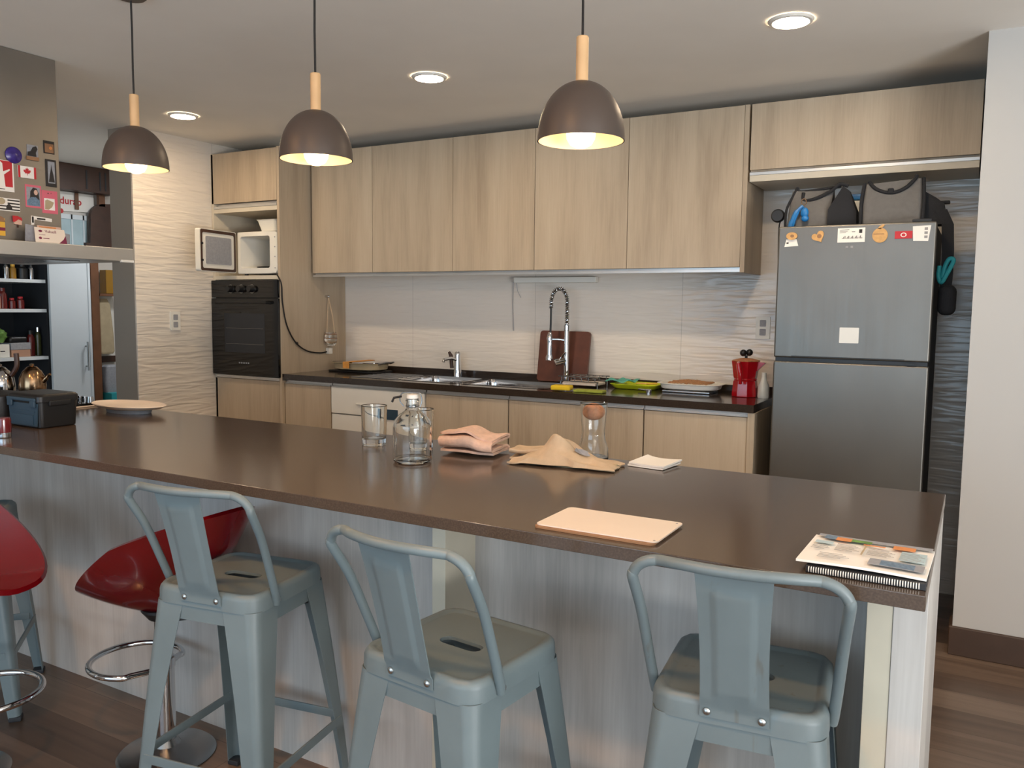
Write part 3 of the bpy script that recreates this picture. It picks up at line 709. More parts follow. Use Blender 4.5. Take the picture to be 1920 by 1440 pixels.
# hanging string basket
hb = thing('hanging_holder', 'small clear holder hung by cords on the cabinet side', 'holder', (-3.74, 4.14, 1.10))
b = B(); hx, hy = -3.735, 4.155
put('hook', B().cyl((-3.777, hy, 1.40), (-3.755, hy, 1.40), .008, None, 12).ball((-3.752, hy, 1.40), .009), 'chrome', hb)
b = B()
for a in (0, 1.57, 3.14, 4.71):
    b.tube(smooth_path([(-3.752, hy, 1.40), (hx + .02 * math.cos(a) - .004, hy + .025 * math.sin(a), 1.27), (hx + .035 * math.cos(a), hy + .035 * math.sin(a), 1.16)], 6), .0025, 6)
put('strings', b, 'beige', hb)
put('bowl', B().lathe([(.036, 1.165), (.04, 1.14), (.041, 1.115), (.036, 1.09), (.022, 1.075), (0, 1.072), (0, 1.075), (.02, 1.078), (.033, 1.092), (.038, 1.115), (.034, 1.165)], (hx, hy, 0), 28), 'glass', hb)
b = B()
for z, r in ((1.15, .039), (1.125, .042), (1.10, .04)): b.tube([(hx + r * math.cos(2 * PI * k / 24), hy + r * math.sin(2 * PI * k / 24), z) for k in range(24)], .0022, 6, True)
put('rope_rings', b, 'kraft', hb)

# ------------------------------------------------------------------ outlets
def outlet(fr, lb, a, c):
    t = thing('wall_outlet', lb, 'outlet', Vector(fr[0]) + Vector(fr[1]) * a + Vector(fr[2]) * (c - .06))
    put('plate', B().prism(rrect(a - .036, a + .036, c - .058, c + .058, .006), fr, .008), 'white', t)
    put('sockets', B().prism(rrect(a - .016, a + .016, c - .04, c - .006, .004), (Vector(fr[0]) + Vector(fr[3]) * .008, *fr[1:]), .002).prism(rrect(a - .016, a + .016, c + .006, c + .04, .004), (Vector(fr[0]) + Vector(fr[3]) * .008, *fr[1:]), .002), 'greyprint', t)
outlet(FX(-4.38), 'white double outlet on the rippled left wall', 3.45, 1.235)
outlet(FY(4.353), 'white outlet on the tiles left of the fridge', -.975, 1.25)

# ------------------------------------------------------------------ fridge
FY0 = 3.70; FX0, FX1 = -.780, -.170
fr_ = thing('fridge', 'grey steel two door fridge in the alcove', 'fridge', (-.475, 4.0, 0))
put('cabinet', B().box(FX0 + .004, FX1 - .004, FY0 + .055, 4.30, .03, 1.695, .006), 'rubber', fr_, 'dark grey fridge body')
put('freezer_door', B().box(FX0, FX1, FY0, FY0 + .05, 1.137, 1.70, .008, 3), 'fridge', fr_)
put('main_door', B().box(FX0, FX1, FY0, FY0 + .05, .06, 1.121, .008, 3), 'fridge', fr_)
put('door_gap', B().box(FX0 + .006, FX1 - .006, FY0 + .012, FY0 + .05, 1.121, 1.137), 'black', fr_)
put('finger_groove', B().box(-.705, -.26, FY0 - .0008, FY0 + .002, 1.1435, 1.1465).box(-.255, -.22, FY0 - .001, FY0 + .002, 1.124, 1.132), 'black', fr_)
put('top_hinge', B().box(FX1 - .09, FX1 - .02, FY0 + .01, FY0 + .09, 1.70, 1.712, .003), 'rubber', fr_)
for x in (FX0 + .05, FX1 - .05): put('foot', B().cyl((x, FY0 + .09, 0), (x, FY0 + .09, .032), .02, None, 14), 'black', fr_)
# bag on fridge
FYM = FY0
def magnet(name, lb, cat='magnet', group='magnets along the top of the freezer door', x=0, z=0):
    return thing(name, lb, cat, (x, FYM, z), group=group)
def heart(a, c, s, ang=0):
    P = []
    for k in range(28):
        q = 2 * PI * k / 28; x = 16 * math.sin(q) ** 3; y = 13 * math.cos(q) - 5 * math.cos(2 * q) - 2 * math.cos(3 * q) - math.cos(4 * q)
        P.append((a + s / 16 * (x * math.cos(ang) - y * math.sin(ang)), c + s / 16 * (x * math.sin(ang) + y * math.cos(ang))))
    return P
m = magnet('oval_magnet', 'small oval wooden magnet holding a white note', x=-.725, z=1.65)
put('wood', B().prism(disc(-.722, 1.658, .023, .016), FY(FYM - .002), .007), 'woodmag', m); put('core', B().prism(disc(-.720, 1.658, .008, .006), FY(FYM - .009), .001), 'kraft', m)
n_ = thing('paper_note', 'small white note under the oval wooden magnet', 'note', (-.725, FYM, 1.62)); put('sheet', B().prism([(-.752, 1.613), (-.695, 1.616), (-.703, 1.645), (-.745, 1.645)], FY(FYM), .0018), 'paper', n_); put('print', B().prism(rect(-.744, -.735, 1.626, 1.632), FY(FYM - .0018), .0004), 'ink', n_)
m = magnet('heart_magnet', 'heart shaped wooden slice magnet', x=-.615, z=1.65)
put('wood', B().prism(heart(-.614, 1.652, .026, .5), FY(FYM), .007), 'woodmag', m); put('rings', B().prism(disc(-.610, 1.654, .009), FY(FYM - .007), .0008), 'kraft', m)
m = magnet('card_magnet', 'white printed card magnet in the middle', x=-.485, z=1.652)
put('sheet', B().prism(rect(-.538, -.432, 1.625, 1.684), FY(FYM), .003), 'paper', m)
b = B()
for k in range(16): b.prism(rect(-.52 + k * .005, -.5175 + k * .005, 1.640, 1.640 + .004 + .004 * ((k * 7) % 3)), FY(FYM - .003), .0004)
for k in range(3): b.prism(rect(-.53, -.505 + .006 * k, 1.664 + k * .006, 1.6655 + k * .006), FY(FYM - .003), .0004)
b.prism(rect(-.455, -.443, 1.662, 1.677), FY(FYM - .003), .0004); b.prism(rect(-.483, -.47, 1.667, 1.669), FY(FYM - .003), .0004)
put('print', b, 'ink', m)
put('sticker_marks', B().prism(rect(-.505, -.495, 1.602, 1.61), FY(FYM), .0005).prism(rect(-.486, -.476, 1.602, 1.611), FY(FYM), .0005), 'greyink', fr_)
m = magnet('apple_magnet', 'apple shaped wooden slice magnet', x=-.375, z=1.655)
put('wood', B().prism(disc(-.375, 1.650, .029, .030), FY(FYM), .006).prism([(-.385, 1.676), (-.372, 1.676), (-.358, 1.692), (-.366, 1.694), (-.379, 1.686)], FY(FYM), .006), 'woodmag', m); put('bark_line', B().prism(rect(-.400, -.36, 1.654, 1.657), FY(FYM - .006), .0006), 'kraft', m)
m = magnet('red_magnet', 'red rectangular magnet with a pale ring', x=-.287, z=1.648)
put('plate', B().prism(rect(-.320, -.256, 1.634, 1.664), FY(FYM), .004), 'redp', m); b = B()
b.loops([[(-.288 + r * math.cos(2 * PI * k / 20), FYM - .0044, 1.649 + r * .8 * math.sin(2 * PI * k / 20)) for k in range(20)] for r in (.011, .0075)]).solid(.0004); put('ring_print', b, 'paper', m)
m = magnet('white_note', 'white slip with grey squares beside the red magnet', 'note', x=-.222, z=1.648)
put('sheet', B().prism([(-.252, 1.624), (-.198, 1.622), (-.190, 1.684), (-.256, 1.682)], FY(FYM), .002), 'paper', m)
b = B()
for k in range(3): b.prism(rect(-.213, -.201, 1.634 + k * .016, 1.644 + k * .016), FY(FYM - .002), .0004)
put('print', b, 'greyink', m)
tag(put('square_magnet', B().prism(rrect(-.513, -.437, 1.207, 1.272, .003), FY(FYM), .003), 'white'), 'blank white square stuck low on the freezer door', 'magnet')

# bags on top of the fridge
def bag(x0, x1, y0, y1, z0, z1, lean, t):
    P = []
    def prof(u, v):  # u around, v up
        pts = rrect(x0, x1, y0, y1, .03, 4); n = len(pts); k = int(u * n) % n; a, c = pts[k]
        z = z0 + (z1 - z0) * v; w_ = 1 - .12 * v * 0
        yy = (y0 + y1) / 2 + (c - (y0 + y1) / 2) * (1 - .82 * v ** 1.5)
        bulge = .012 * math.sin(PI * v)
        return Vector((a + (a - (x0 + x1) / 2) * bulge + lean * v, yy, z + .006 * noise.noise(Vector((a * 9, c * 9, 0))) * v))
    return B().grid(lambda u, v: prof(u, v), 20, 10, True)
TZ = 1.6965
b1 = thing('grey_bag', 'grey cloth bag with black handles and a blue key fob', 'bag', (-.635, 3.9, TZ))
put('panel', bag(-.775, -.60, 3.81, 4.0, TZ, TZ + .175, .01, 0), 'bagcloth', b1)
put('side_gusset', B().loops([[(-.60, 3.81, TZ), (-.485, 3.84, TZ), (-.485, 3.98, TZ), (-.60, 4.0, TZ)], [(-.60, 3.815, TZ + .08), (-.49, 3.85, TZ + .07), (-.49, 3.97, TZ + .07), (-.60, 3.99, TZ + .08)], [(-.55, 3.87, TZ + .185), (-.525, 3.885, TZ + .165), (-.525, 3.93, TZ + .165), (-.55, 3.945, TZ + .185)]], True, True), 'bagdark', b1)
put('top_binding', B().tube(smooth_path([(-.775, 3.812, TZ + .005), (-.778, 3.84, TZ + .09), (-.755, 3.885, TZ + .165), (-.745, 3.893, TZ + .19), (-.73, 3.892, TZ + .174), (-.65, 3.89, TZ + .178), (-.56, 3.888, TZ + .186)], 5), .006, 8), 'bagdark', b1)
put('handle', B().tube(smooth_path([(-.715, 3.878, TZ + .165), (-.71, 3.865, TZ + .13), (-.66, 3.86, TZ + .135), (-.60, 3.87, TZ + .165), (-.565, 3.88, TZ + .195), (-.53, 3.885, TZ + .185)], 5), .008, 8), 'bagdark', b1)
kf = thing('key_fob', 'bright blue tassel fob hanging on the grey bag', 'key fob', (-.70, 3.80, TZ))
put('clip', B().tube([(-.70 + .010 * math.cos(2 * PI * k / 16), 3.812, TZ + .118 + .013 * math.sin(2 * PI * k / 16)) for k in range(16)], .0022, 6, True), 'gold', kf)
put('strap', B().tube(smooth_path([(-.703, 3.808, TZ + .1), (-.725, 3.80, TZ + .075), (-.742, 3.795, TZ + .03), (-.748, 3.795, TZ + .002)], 5), [.008] * 5 + [.012] * 5 + [.014] * 5 + [.013], 8), 'blue', kf)
put('charm', B().ball((-.693, 3.80, TZ + .07), .019, .9, .7, 1.2).ball((-.69, 3.798, TZ + .045), .016, 1, .7, .9), 'blue', kf)
b2 = thing('tall_grey_bag', 'taller grey cloth bag on the right of the fridge top', 'bag', (-.345, 3.9, TZ))
put('panel', B().loops([[(a, c, TZ) for a, c in rrect(-.463, -.232, 3.81, 3.98, .02)], [(a, c, TZ + .1) for a, c in rrect(-.467, -.232, 3.83, 3.96, .02)], [(a, c, TZ + .185 + (.012 if a > -.35 else 0)) for a, c in rrect(-.462, -.238, 3.865, 3.91, .02)]], True, True), 'bagcloth', b2)
put('binding', B().tube(smooth_path([(-.466, 3.81, TZ + .005), (-.469, 3.83, TZ + .1), (-.464, 3.866, TZ + .187)], 5), .007, 8).tube(smooth_path([(-.231, 3.81, TZ + .005), (-.229, 3.83, TZ + .1), (-.236, 3.866, TZ + .199)], 5), .007, 8), 'bagdark', b2)
put('handle', B().tube(smooth_path([(-.445, 3.87, TZ + .195), (-.42, 3.852, TZ + .165), (-.38, 3.846, TZ + .145), (-.34, 3.845, TZ + .142), (-.30, 3.848, TZ + .16), (-.272, 3.858, TZ + .19), (-.262, 3.866, TZ + .21)], 5), .008, 8), 'bagdark', b2)
put('buckle', B().box(-.368, -.346, 3.835, 3.85, TZ + .138, TZ + .16, .004), 'bagdark', b2)
bb = thing('blue_lidded_box', 'white tub with blue lid between the two grey bags', 'tub', (-.50, 4.1, TZ))
put('tub', B().box(-.555, -.445, 4.06, 4.18, TZ, TZ + .145, .01), 'white', bb); put('lid', B().box(-.56, -.44, 4.055, 4.185, TZ + .145, TZ + .172, .006), 'blue', bb)
st = thing('shoulder_strap', 'dark shoulder strap bag hanging down the fridge side', 'strap', (-.15, 3.9, 1.3))
put('flap', B().loops([[(-.225, 3.84, 1.70), (-.14, 3.84, 1.70), (-.14, 3.95, 1.70), (-.225, 3.95, 1.70)], [(-.225, 3.85, 1.80), (-.155, 3.85, 1.785), (-.155, 3.93, 1.785), (-.225, 3.94, 1.80)], [(-.225, 3.86, 1.836), (-.185, 3.86, 1.81), (-.185, 3.92, 1.81), (-.225, 3.92, 1.836)]], True, True).box(-.175, -.135, 3.86, 3.90, 1.785, 1.797, .003), 'bagdark', st)
put('webbing', B().loops([[(x - .022, 3.84, z), (x + .022, 3.845, z), (x + .022, 3.87, z), (x - .022, 3.865, z)] for x, z in ((-.165, 1.76), (-.138, 1.70), (-.132, 1.60), (-.13, 1.5), (-.135, 1.40))], True, True), 'bagdark', st)
put('pouch', B().box(-.158, -.09, 3.80, 3.87, 1.328, 1.452, .028, 4), 'bagdark', st)
put('grip', B().tube(smooth_path([(-.158, 3.845, 1.53), (-.16, 3.84, 1.49), (-.148, 3.835, 1.462), (-.128, 3.83, 1.50), (-.108, 3.832, 1.55), (-.125, 3.835, 1.556), (-.14, 3.838, 1.52), (-.145, 3.838, 1.48)], 6), .009, 10), 'teal', st, 'turquoise loop grip')
pb = thing('black_puck', 'round black plug with lead beside the fridge top', 'plug', (-.80, 3.86, 1.73))
put('disc', B().lathe([(0, -.012), (.024, -.012), (.030, -.004), (.030, .006), (0, .008)], (-.814, 3.84, 1.762), 28, 'Y'), 'black', pb)
put('lead', B().tube(smooth_path([(-.803, 3.842, 1.738), (-.812, 3.86, 1.68), (-.82, 3.95, 1.4), (-.826, 4.1, 1.15), (-.84, 4.2, 1.06), (-.868, 4.25, .96)], 5), .003, 6), 'cable', pb)

# ------------------------------------------------------------------ range hood with magnets
HX = -3.5; HZ = 1.59
hd = thing('range_hood', 'steel range hood with flat canopy covered in magnets', 'range hood', (-3.85, 1.9, 1.52))
put('chimney', B().box(-4.0, HX, 1.45, 2.19, HZ - .002, CZ - .001, .003), 'hood', hd)
put('canopy', B().box(-4.25, -3.40, 1.33, 2.464, 1.531, HZ, .003), 'alu', hd)  # same steel as the chimney; the lighter metal imitates light falling on it
put('filter', B().box(-4.15, -3.55, 1.55, 2.30, 1.527, 1.533), 'dchrome', hd)
put('lamp_cover', B().box(-3.41, -3.394, 2.40, 2.462, 1.5265, 1.538, .002), 'white', hd)
def hm(name, lb, cat, y, z): return thing(name, lb, cat, (HX, y, z), group='magnets on the hood chimney')
F = lambda d=0: FX(HX + d)
m = hm('round_magnet', 'round indigo magnet above the red postcard', 'magnet', 1.995, 1.925)
put('dome', B().lathe([(0, .012), (.02, .010), (.033, .003), (.034, 0)], (HX + .0018, 1.995, 1.944), 28, 'X'), 'purple', m)
m = hm('figure_magnet', 'small magnet shaped like a dark horse on a base', 'magnet', 2.073, 1.955)
put('backing', B().prism(rect(2.052, 2.098, 1.945, 1.998), F(), .002), 'greyprint', m)
put('figure', B().prism([(2.052, 1.952), (2.088, 1.952), (2.086, 1.968), (2.094, 1.984), (2.088, 1.995), (2.076, 1.99), (2.066, 1.972), (2.054, 1.968)], F(.002), .004), 'ink', m)
put('base_strip', B().prism(rect(2.048, 2.099, 1.935, 1.95), F(), .006), 'kraft', m)
m = hm('photo_magnet', 'small square brown picture magnet at the chimney edge', 'magnet', 2.145, 2.0)
put('frame', B().prism(rect(2.123, 2.169, 1.974, 2.027), F(), .003), 'ink', m); put('picture', B().prism(rect(2.127, 2.165, 1.978, 2.015), F(.003), .0006), 'kraft', m); put('spot', B().prism(disc(2.152, 1.998, .007), F(.0036), .0005), 'orange', m)
m = hm('tower_magnet', 'tall dark framed magnet of a pointed tower', 'magnet', 2.15, 1.89)
put('frame', B().prism(rect(2.128, 2.173, 1.836, 1.95), F(), .004), 'ink', m); put('picture', B().prism(rect(2.136, 2.166, 1.85, 1.941), F(.004), .0006), 'greyprint', m)
put('tower', B().prism([(2.138, 1.855), (2.164, 1.855), (2.158, 1.89), (2.1535, 1.91), (2.151, 1.93), (2.1485, 1.91), (2.144, 1.89)], F(.0046), .0006), 'ink', m)
m = hm('flag_magnet', 'white and red flag magnet with a maple leaf', 'magnet', 2.048, 1.882)
put('plate', B().prism(rect(2.010, 2.085, 1.858, 1.906), F(), .003), 'paper', m)
put('bars', B().prism(rect(2.010, 2.019, 1.858, 1.906), F(.003), .0006).prism(rect(2.076, 2.085, 1.858, 1.906), F(.003), .0006), 'redp', m)
half = [(0, .020), (.003, .0135), (.0065, .0155), (.0053, .007), (.0095, .011), (.0105, .0085), (.0155, .0092), (.0138, .005), (.0155, .0035), (.009, -.0025), (.0095, -.0055), (.0012, -.0045), (.0008, -.013)]
put('maple_leaf', B().prism([(2.0475 + a, 1.882 + c) for a, c in half] + [(2.0475 - a, 1.882 + c) for a, c in reversed(half[1:])], F(.003), .0008), 'redp', m)
m = hm('red_postcard', 'red postcard with a pale standing figure', 'postcard', 1.96, 1.86)
put('sheet', B().prism(rect(1.915, 1.993, 1.793, 1.918), F(), .001), 'paper', m); put('red_field', B().prism(rect(1.915, 1.987, 1.812, 1.916), F(.001), .0004), 'redp', m)
put('figure', B().prism([(1.915, 1.812), (1.957, 1.812), (1.953, 1.86), (1.978, 1.88), (1.976, 1.885), (1.95, 1.872), (1.948, 1.905), (1.936, 1.914), (1.915, 1.91)], F(.0014), .0004), 'paper', m)
put('writing', B().prism(rect(1.925, 1.955, 1.80, 1.803), F(.001), .0003), 'ink', m)
m = hm('portrait_photo', 'pink edged portrait photo of a long haired person', 'photo', 2.065, 1.79)
put('sheet', B().prism(rect(2.037, 2.105, 1.739, 1.833), F(), .001), 'pink', m); put('picture', B().prism(rect(2.042, 2.099, 1.746, 1.824), F(.001), .0004), 'greyprint', m)
put('hair', B().prism([(2.055, 1.77), (2.058, 1.805), (2.070, 1.822), (2.085, 1.82), (2.093, 1.80), (2.097, 1.762), (2.085, 1.775), (2.070, 1.78)], F(.0014), .0004), 'ink', m)
put('face', B().prism(disc(2.081, 1.803, .008, .011), F(.0018), .0004), 'skin', m)
put('shirt', B().prism([(2.043, 1.747), (2.098, 1.747), (2.095, 1.772), (2.08, 1.784), (2.06, 1.782), (2.045, 1.768)], F(.0018), .0004), 'denim', m)
m = hm('pink_card', 'pink card with a pale window beside the portrait', 'card', 2.14, 1.78)
put('sheet', B().prism(rect(2.107, 2.175, 1.722, 1.818), F(), .001), 'pink', m); put('picture', B().prism(rect(2.116, 2.162, 1.736, 1.785), F(.001), .0004), 'paper', m)
put('shape', B().prism([(2.118, 1.738), (2.135, 1.738), (2.15, 1.75), (2.158, 1.77), (2.13, 1.78), (2.12, 1.775)], F(.0014), .0004), 'linen', m)
put('writing', B().prism(rect(2.132, 2.137, 1.804, 1.808), F(.001), .0003).prism(rect(2.146, 2.149, 1.806, 1.809), F(.001), .0003), 'ink', m)
m = hm('striped_magnet', 'white magnet with black stripes', 'magnet', 1.975, 1.74)
put('plate', B().prism(rect(1.92, 2.012, 1.714, 1.766), F(), .002), 'paper', m)
b = B()
for k in range(4): b.prism(rect(1.962 if k > 1 else 1.92, 2.011, 1.718 + k * .0125, 1.7235 + k * .0125), F(.002), .0005)
b.prism([(1.955, 1.722), (1.98, 1.722), (1.978, 1.735), (1.967, 1.745), (1.957, 1.735)], F(.0025), .0006)
put('stripes', b, 'ink', m); put('disc', B().prism(disc(1.937, 1.752, .015, .013), F(.002), .002), 'linen', m)
m = hm('burger_magnet', 'yellow and purple banded magnet low on the chimney', 'magnet', 1.935, 1.64)
put('plate', B().prism(rect(1.91, 1.947, 1.612, 1.682), F(), .004), 'mustard', m); put('band', B().prism(rect(1.91, 1.947, 1.632, 1.645), F(.004), .0008), 'plum', m)
put('crown', B().prism([(1.91, 1.668), (1.947, 1.668), (1.94, 1.685), (1.93, 1.69), (1.915, 1.69)], F(.004), .003), 'kraft', m)
m = hm('house_magnet', 'little red roofed house magnet', 'magnet', 1.998, 1.67)
put('house', B().prism([(1.985, 1.664), (2.014, 1.661), (2.015, 1.682), (1.998, 1.692), (1.982, 1.69)], F(), .006), 'skin', m); put('roof', B().prism([(1.979, 1.672), (1.985, 1.672), (2.0, 1.684), (2.015, 1.679), (2.013, 1.69), (1.997, 1.697), (1.978, 1.697)], F(.004), .005), 'redp', m); put('post', B().prism(rect(1.996, 2.002, 1.65, 1.664), F(), .004), 'darkwood', m)
m = hm('label_strip', 'white strip label with a black bar', 'label', 2.10, 1.688)
put('sheet', B().prism([(2.057, 1.666), (2.069, 1.668), (2.071, 1.690), (2.146, 1.686), (2.147, 1.70), (2.058, 1.705)], F(), .001), 'paper', m); put('bar', B().prism(rect(2.082, 2.118, 1.691, 1.698), F(.001), .0004).prism(rect(2.060, 2.068, 1.676, 1.702), F(.001), .0004), 'ink', m)
# cards leaning on the canopy top
def card(name, lb, cat, y0, y1, z1, x, lean, mat, skew=0):
    t = thing(name, lb, cat, (x, (y0 + y1) / 2, HZ))
    nn = Vector((math.cos(lean), 0, math.sin(lean))); up = Vector((-math.sin(lean), 0, math.cos(lean)))
    fr = ((x, y0, HZ + .001), (0, 1, 0), up, nn)
    return t, fr
t, fr = card('envelope', 'grey blue envelope standing behind the cream card', 'envelope', 2.0, 2.15, 0, -3.452, .2, '')
put('sheet', B().prism([(0, 0), (.13, 0), (.145, .045), (.02, .075), (.012, .075)], fr, .003), 'greyprint', t)
t, fr = card('grey_card', 'plain grey card sticking out right of the cream card', 'card', 2.12, 2.2, 0, -3.44, .2, '')
put('sheet', B().prism([(0, .005), (.066, .003), (.072, .045), (.01, .055)], fr, .002), 'greyprint', t)
t, fr = card('cream_leaflet', 'narrow cream leaflet behind the large cream card', 'leaflet', 2.045, 2.14, 0, -3.434, .2, '')
put('sheet', B().prism([(0, 0), (.105, 0), (.106, .071), (.005, .073)], fr, .002), 'skin', t); put('print', B().prism(rect(.012, .085, .062, .069), (Vector(fr[0]) + Vector(fr[3]) * .002, *fr[1:]), .0004), 'orange', t)
t, fr = card('business_card', 'large cream business card with a plum corner on the hood', 'card', 2.025, 2.165, 0, -3.42, .2, '')
put('sheet', B().prism([(0, 0), (.135, 0), (.131, .06), (.003, .063)], fr, .002), 'board', t)
f2 = (Vector(fr[0]) + Vector(fr[3]) * .002, *fr[1:])
put('corner', B().prism([(.10, 0), (.135, 0), (.133, .035), (.122, .018)], f2, .0005), 'plum', t)
lettering('Vakuall', f2, .045, .042, .017, 'plum', t, .0003)
put('emblem', B().prism(disc(.026, .048, .008, .005), f2, .0005).prism(disc(.022, .018, .007, .005), f2, .0005).prism(rect(.034, .06, .016, .019), f2, .0004).prism(rect(.018, .045, .031, .0325), f2, .0004), 'plum', t)

# ------------------------------------------------------------------ cooktop and kettles
IT = .9
ck = thing('gas_cooktop', 'black gas cooktop set in the island under the hood', 'cooktop', (-3.62, 1.93, IT))
put('glass_plate', B().box(-3.95, -3.29, 1.62, 2.20, IT + .0005, IT + .016, .003), 'blackgl', ck)
put('steel_trim', B().box(-3.955, -3.285, 1.615, 2.205, IT + .0002, IT + .006, .002), 'board', ck)
for cx in (-3.78, -3.46):
    for cy in (1.80, 2.05):
        br = put('burner', B().lathe([(0, IT + .016), (.045, IT + .016), (.042, IT + .028), (.03, IT + .034), (0, IT + .034)], (cx, cy, 0), 24), 'black', ck)
b = B()
for cx in (-3.78, -3.46):
    for k in range(6): b.box(cx - .13, cx + .13, 1.68 + k * .088, 1.692 + k * .088, IT + .036, IT + .046, .002)
    for x in (cx - .13, cx + .118):
        b.box(x, x + .012, 1.68, 2.132, IT + .036, IT + .046, .002)
        for y in (1.69, 2.12): b.box(x, x + .012, y - .006, y + .006, IT + .0155, IT + .04)
put('pan_support', b, 'black', ck, 'black cast iron grates')
for k in range(5):
    kb = put('control_knob', B().lathe([(0, IT + .04), (.013, IT + .04), (.016, IT + .016), (0, IT + .016)], (-3.46 + .036 * k, 2.17, 0), 18), 'silver', ck)
GZ = IT + .0465
SK = (-3.60, 1.955, GZ); CK = (-3.495, 2.03, GZ)
kt = thing('silver_kettle', 'shiny silver kettle at the left edge of the cooktop', 'kettle', SK)
put('pot', B().lathe([(0, 0), (.046, 0), (.054, .008), (.057, .035), (.052, .075), (.036, .104), (.026, .112), (0, .112)], SK, 40), 'silver', kt)
put('lid', B().lathe([(.028, .112), (.02, .12), (.008, .124), (.009, .132), (0, .137)], SK, 28), 'silver', kt)
put('handle', B().tube(smooth_path([(SK[0] + .045, SK[1] + .022, GZ + .085), (SK[0] + .066, SK[1] + .034, GZ + .125), (SK[0] + .066, SK[1] + .034, GZ + .18)], 6), .010, 10), 'darkwood', kt, 'dark brown handle')
kg = thing('copper_kettle', 'small copper toned kettle right of the silver one', 'kettle', CK)
put('pot', B().lathe([(0, 0), (.04, 0), (.049, .010), (.053, .04), (.049, .078), (.036, .105), (.026, .113), (0, .113)], CK, 40), 'gold', kg)
put('lid', B().lathe([(.028, .113), (.02, .122), (.008, .126), (.009, .134), (0, .138)], CK, 28), 'gold', kg)
put('spout', B().tube(smooth_path([(CK[0] + .042, CK[1] + .022, GZ + .06), (CK[0] + .06, CK[1] + .032, GZ + .085), (CK[0] + .07, CK[1] + .036, GZ + .092)], 5), [.010] * 4 + [.006] * 7, 12), 'gold', kg)

# ------------------------------------------------------------------ things on the island
sb = thing('storage_box', 'black lidded storage box with blue grey clip end', 'box', (-2.93, 1.735, IT))
BX0, BX1, BY0, BY1 = -3.028, -2.838, 1.668, 1.812
put('tub', B().loops([[(a, c, IT + z) for a, c in rrect(BX0 + i, BX1 - i, BY0 + i, BY1 - i, .018)] for z, i in ((.0005, .006), (.004, .003), (.095, -.001))], True, True), 'black', sb)
put('end_panel', B().prism([(BX0 + .016, IT + .008), (BX1 - .014, IT + .008), (BX1 - .008, IT + .088), (BX0 + .008, IT + .088)], FY(BY0 + .001), .004).prism(rect(BX0 + .03, BX1 - .03, IT + .012, IT + .048), FY(BY0 - .003), .003).prism(rect(BX0 + .02, BX1 - .02, IT + .056, IT + .062), FY(BY0 - .003), .002), 'navy', sb)
put('lid', B().loops([[(a, c, IT + z) for a, c in rrect(BX0 - i, BX1 + i, BY0 - i, BY1 + i, .02)] for z, i in ((.092, .005), (.094, .006), (.112, .005), (.118, .0), (.121, -.01))], True, True), 'black', sb)
put('clip', B().box(BX0 + .01, BX1 - .01, BY0 - .012, BY0 - .004, IT + .096, IT + .108, .003).box(BX0 + .012, BX0 + .04, BY0 - .012, BY0 - .003, IT + .075, IT + .1, .003).box(BX1 - .04, BX1 - .012, BY0 - .012, BY0 - .003, IT + .075, IT + .1, .003), 'navy', sb)
put('side_grip', B().box(BX1 - .001, BX1 + .010, 1.70, 1.78, IT + .078, IT + .098, .004), 'black', sb)
IT += .0005
rc = thing('red_capped_bottle', 'little red capped container at the left edge of the worktop', 'bottle', (-2.755, 1.50, IT))
put('base', B().lathe([(0, 0), (.02, 0), (.021, .004), (.021, .018), (0, .018)], (-2.755, 1.50, IT), 24), 'silver', rc); put('cap', B().lathe([(0, .018), (.022, .018), (.022, .06), (.02, .066), (0, .067)], (-2.755, 1.50, IT), 24), 'red', rc)
IT -= .0005
pt = thing('black_pot', 'black pot behind the storage box at the left', 'pot', (-3.22, 1.70, IT))
put('pot', B().lathe([(0, 0), (.085, 0), (.092, .01), (.094, .10), (.09, .10), (.088, .012), (0, .008)], (-3.155, 1.70, IT), 36), 'black', pt); put('lid', B().lathe([(.096, .10), (.09, .106), (.03, .114), (.012, .115), (.012, .128), (0, .13)], (-3.155, 1.70, IT), 36), 'black', pt)
pt.location.z = IT
ps = thing('serving_plate', 'flat oval wooden looking plate by the cooktop', 'plate', (-3.0, 2.13, IT))
pr_ = lambda a, c, z: [(-3.0 + a * math.cos(2 * PI * k / 48), 2.13 + c * math.sin(2 * PI * k / 48), IT + z) for k in range(48)]
put('plate', B().loops([pr_(.10, .06, .014), pr_(.17, .09, .022), pr_(.192, .102, .033), pr_(.19, .10, .036), pr_(.168, .088, .027), pr_(.1, .06, .023)], True, True), 'board', ps)
put('foot_ring', B().loops([pr_(.115, .06, .0005), pr_(.12, .065, .016), pr_(.10, .05, .016)], True, True), 'greyprint', ps)

def tumbler(x, y, lb):
    t = thing('glass_tumbler', lb, 'glass', (x, y, IT), group='tumblers on the island', local=True)
    n = 10
    def ring(r, z, cut): return [(r * (1 - (cut if k % 2 else 0)) * math.cos(2 * PI * k / (2 * n)), r * (1 - (cut if k % 2 else 0)) * math.sin(2 * PI * k / (2 * n)), z) for k in range(2 * n)]
    put('glass', B().loops([ring(.036, .0005, .02), ring(.038, .004, .03), ring(.039, .045, .03), ring(.0395, .06, 0), ring(.0415, .125, 0), ring(.0415, .127, 0), ring(.0385, .125, 0), ring(.0355, .03, 0), ring(.033, .02, 0)], True, True), 'glass', t)
    return t
tumbler(-1.665, 2.05, 'empty faceted glass tumbler left of the glass bottle')
tumbler(-1.49, 2.06, 'plain glass tumbler standing right behind the glass bottle')
bo = thing('glass_bottle', 'clear swing top glass bottle on the island', 'bottle', (-1.392, 1.885, IT))
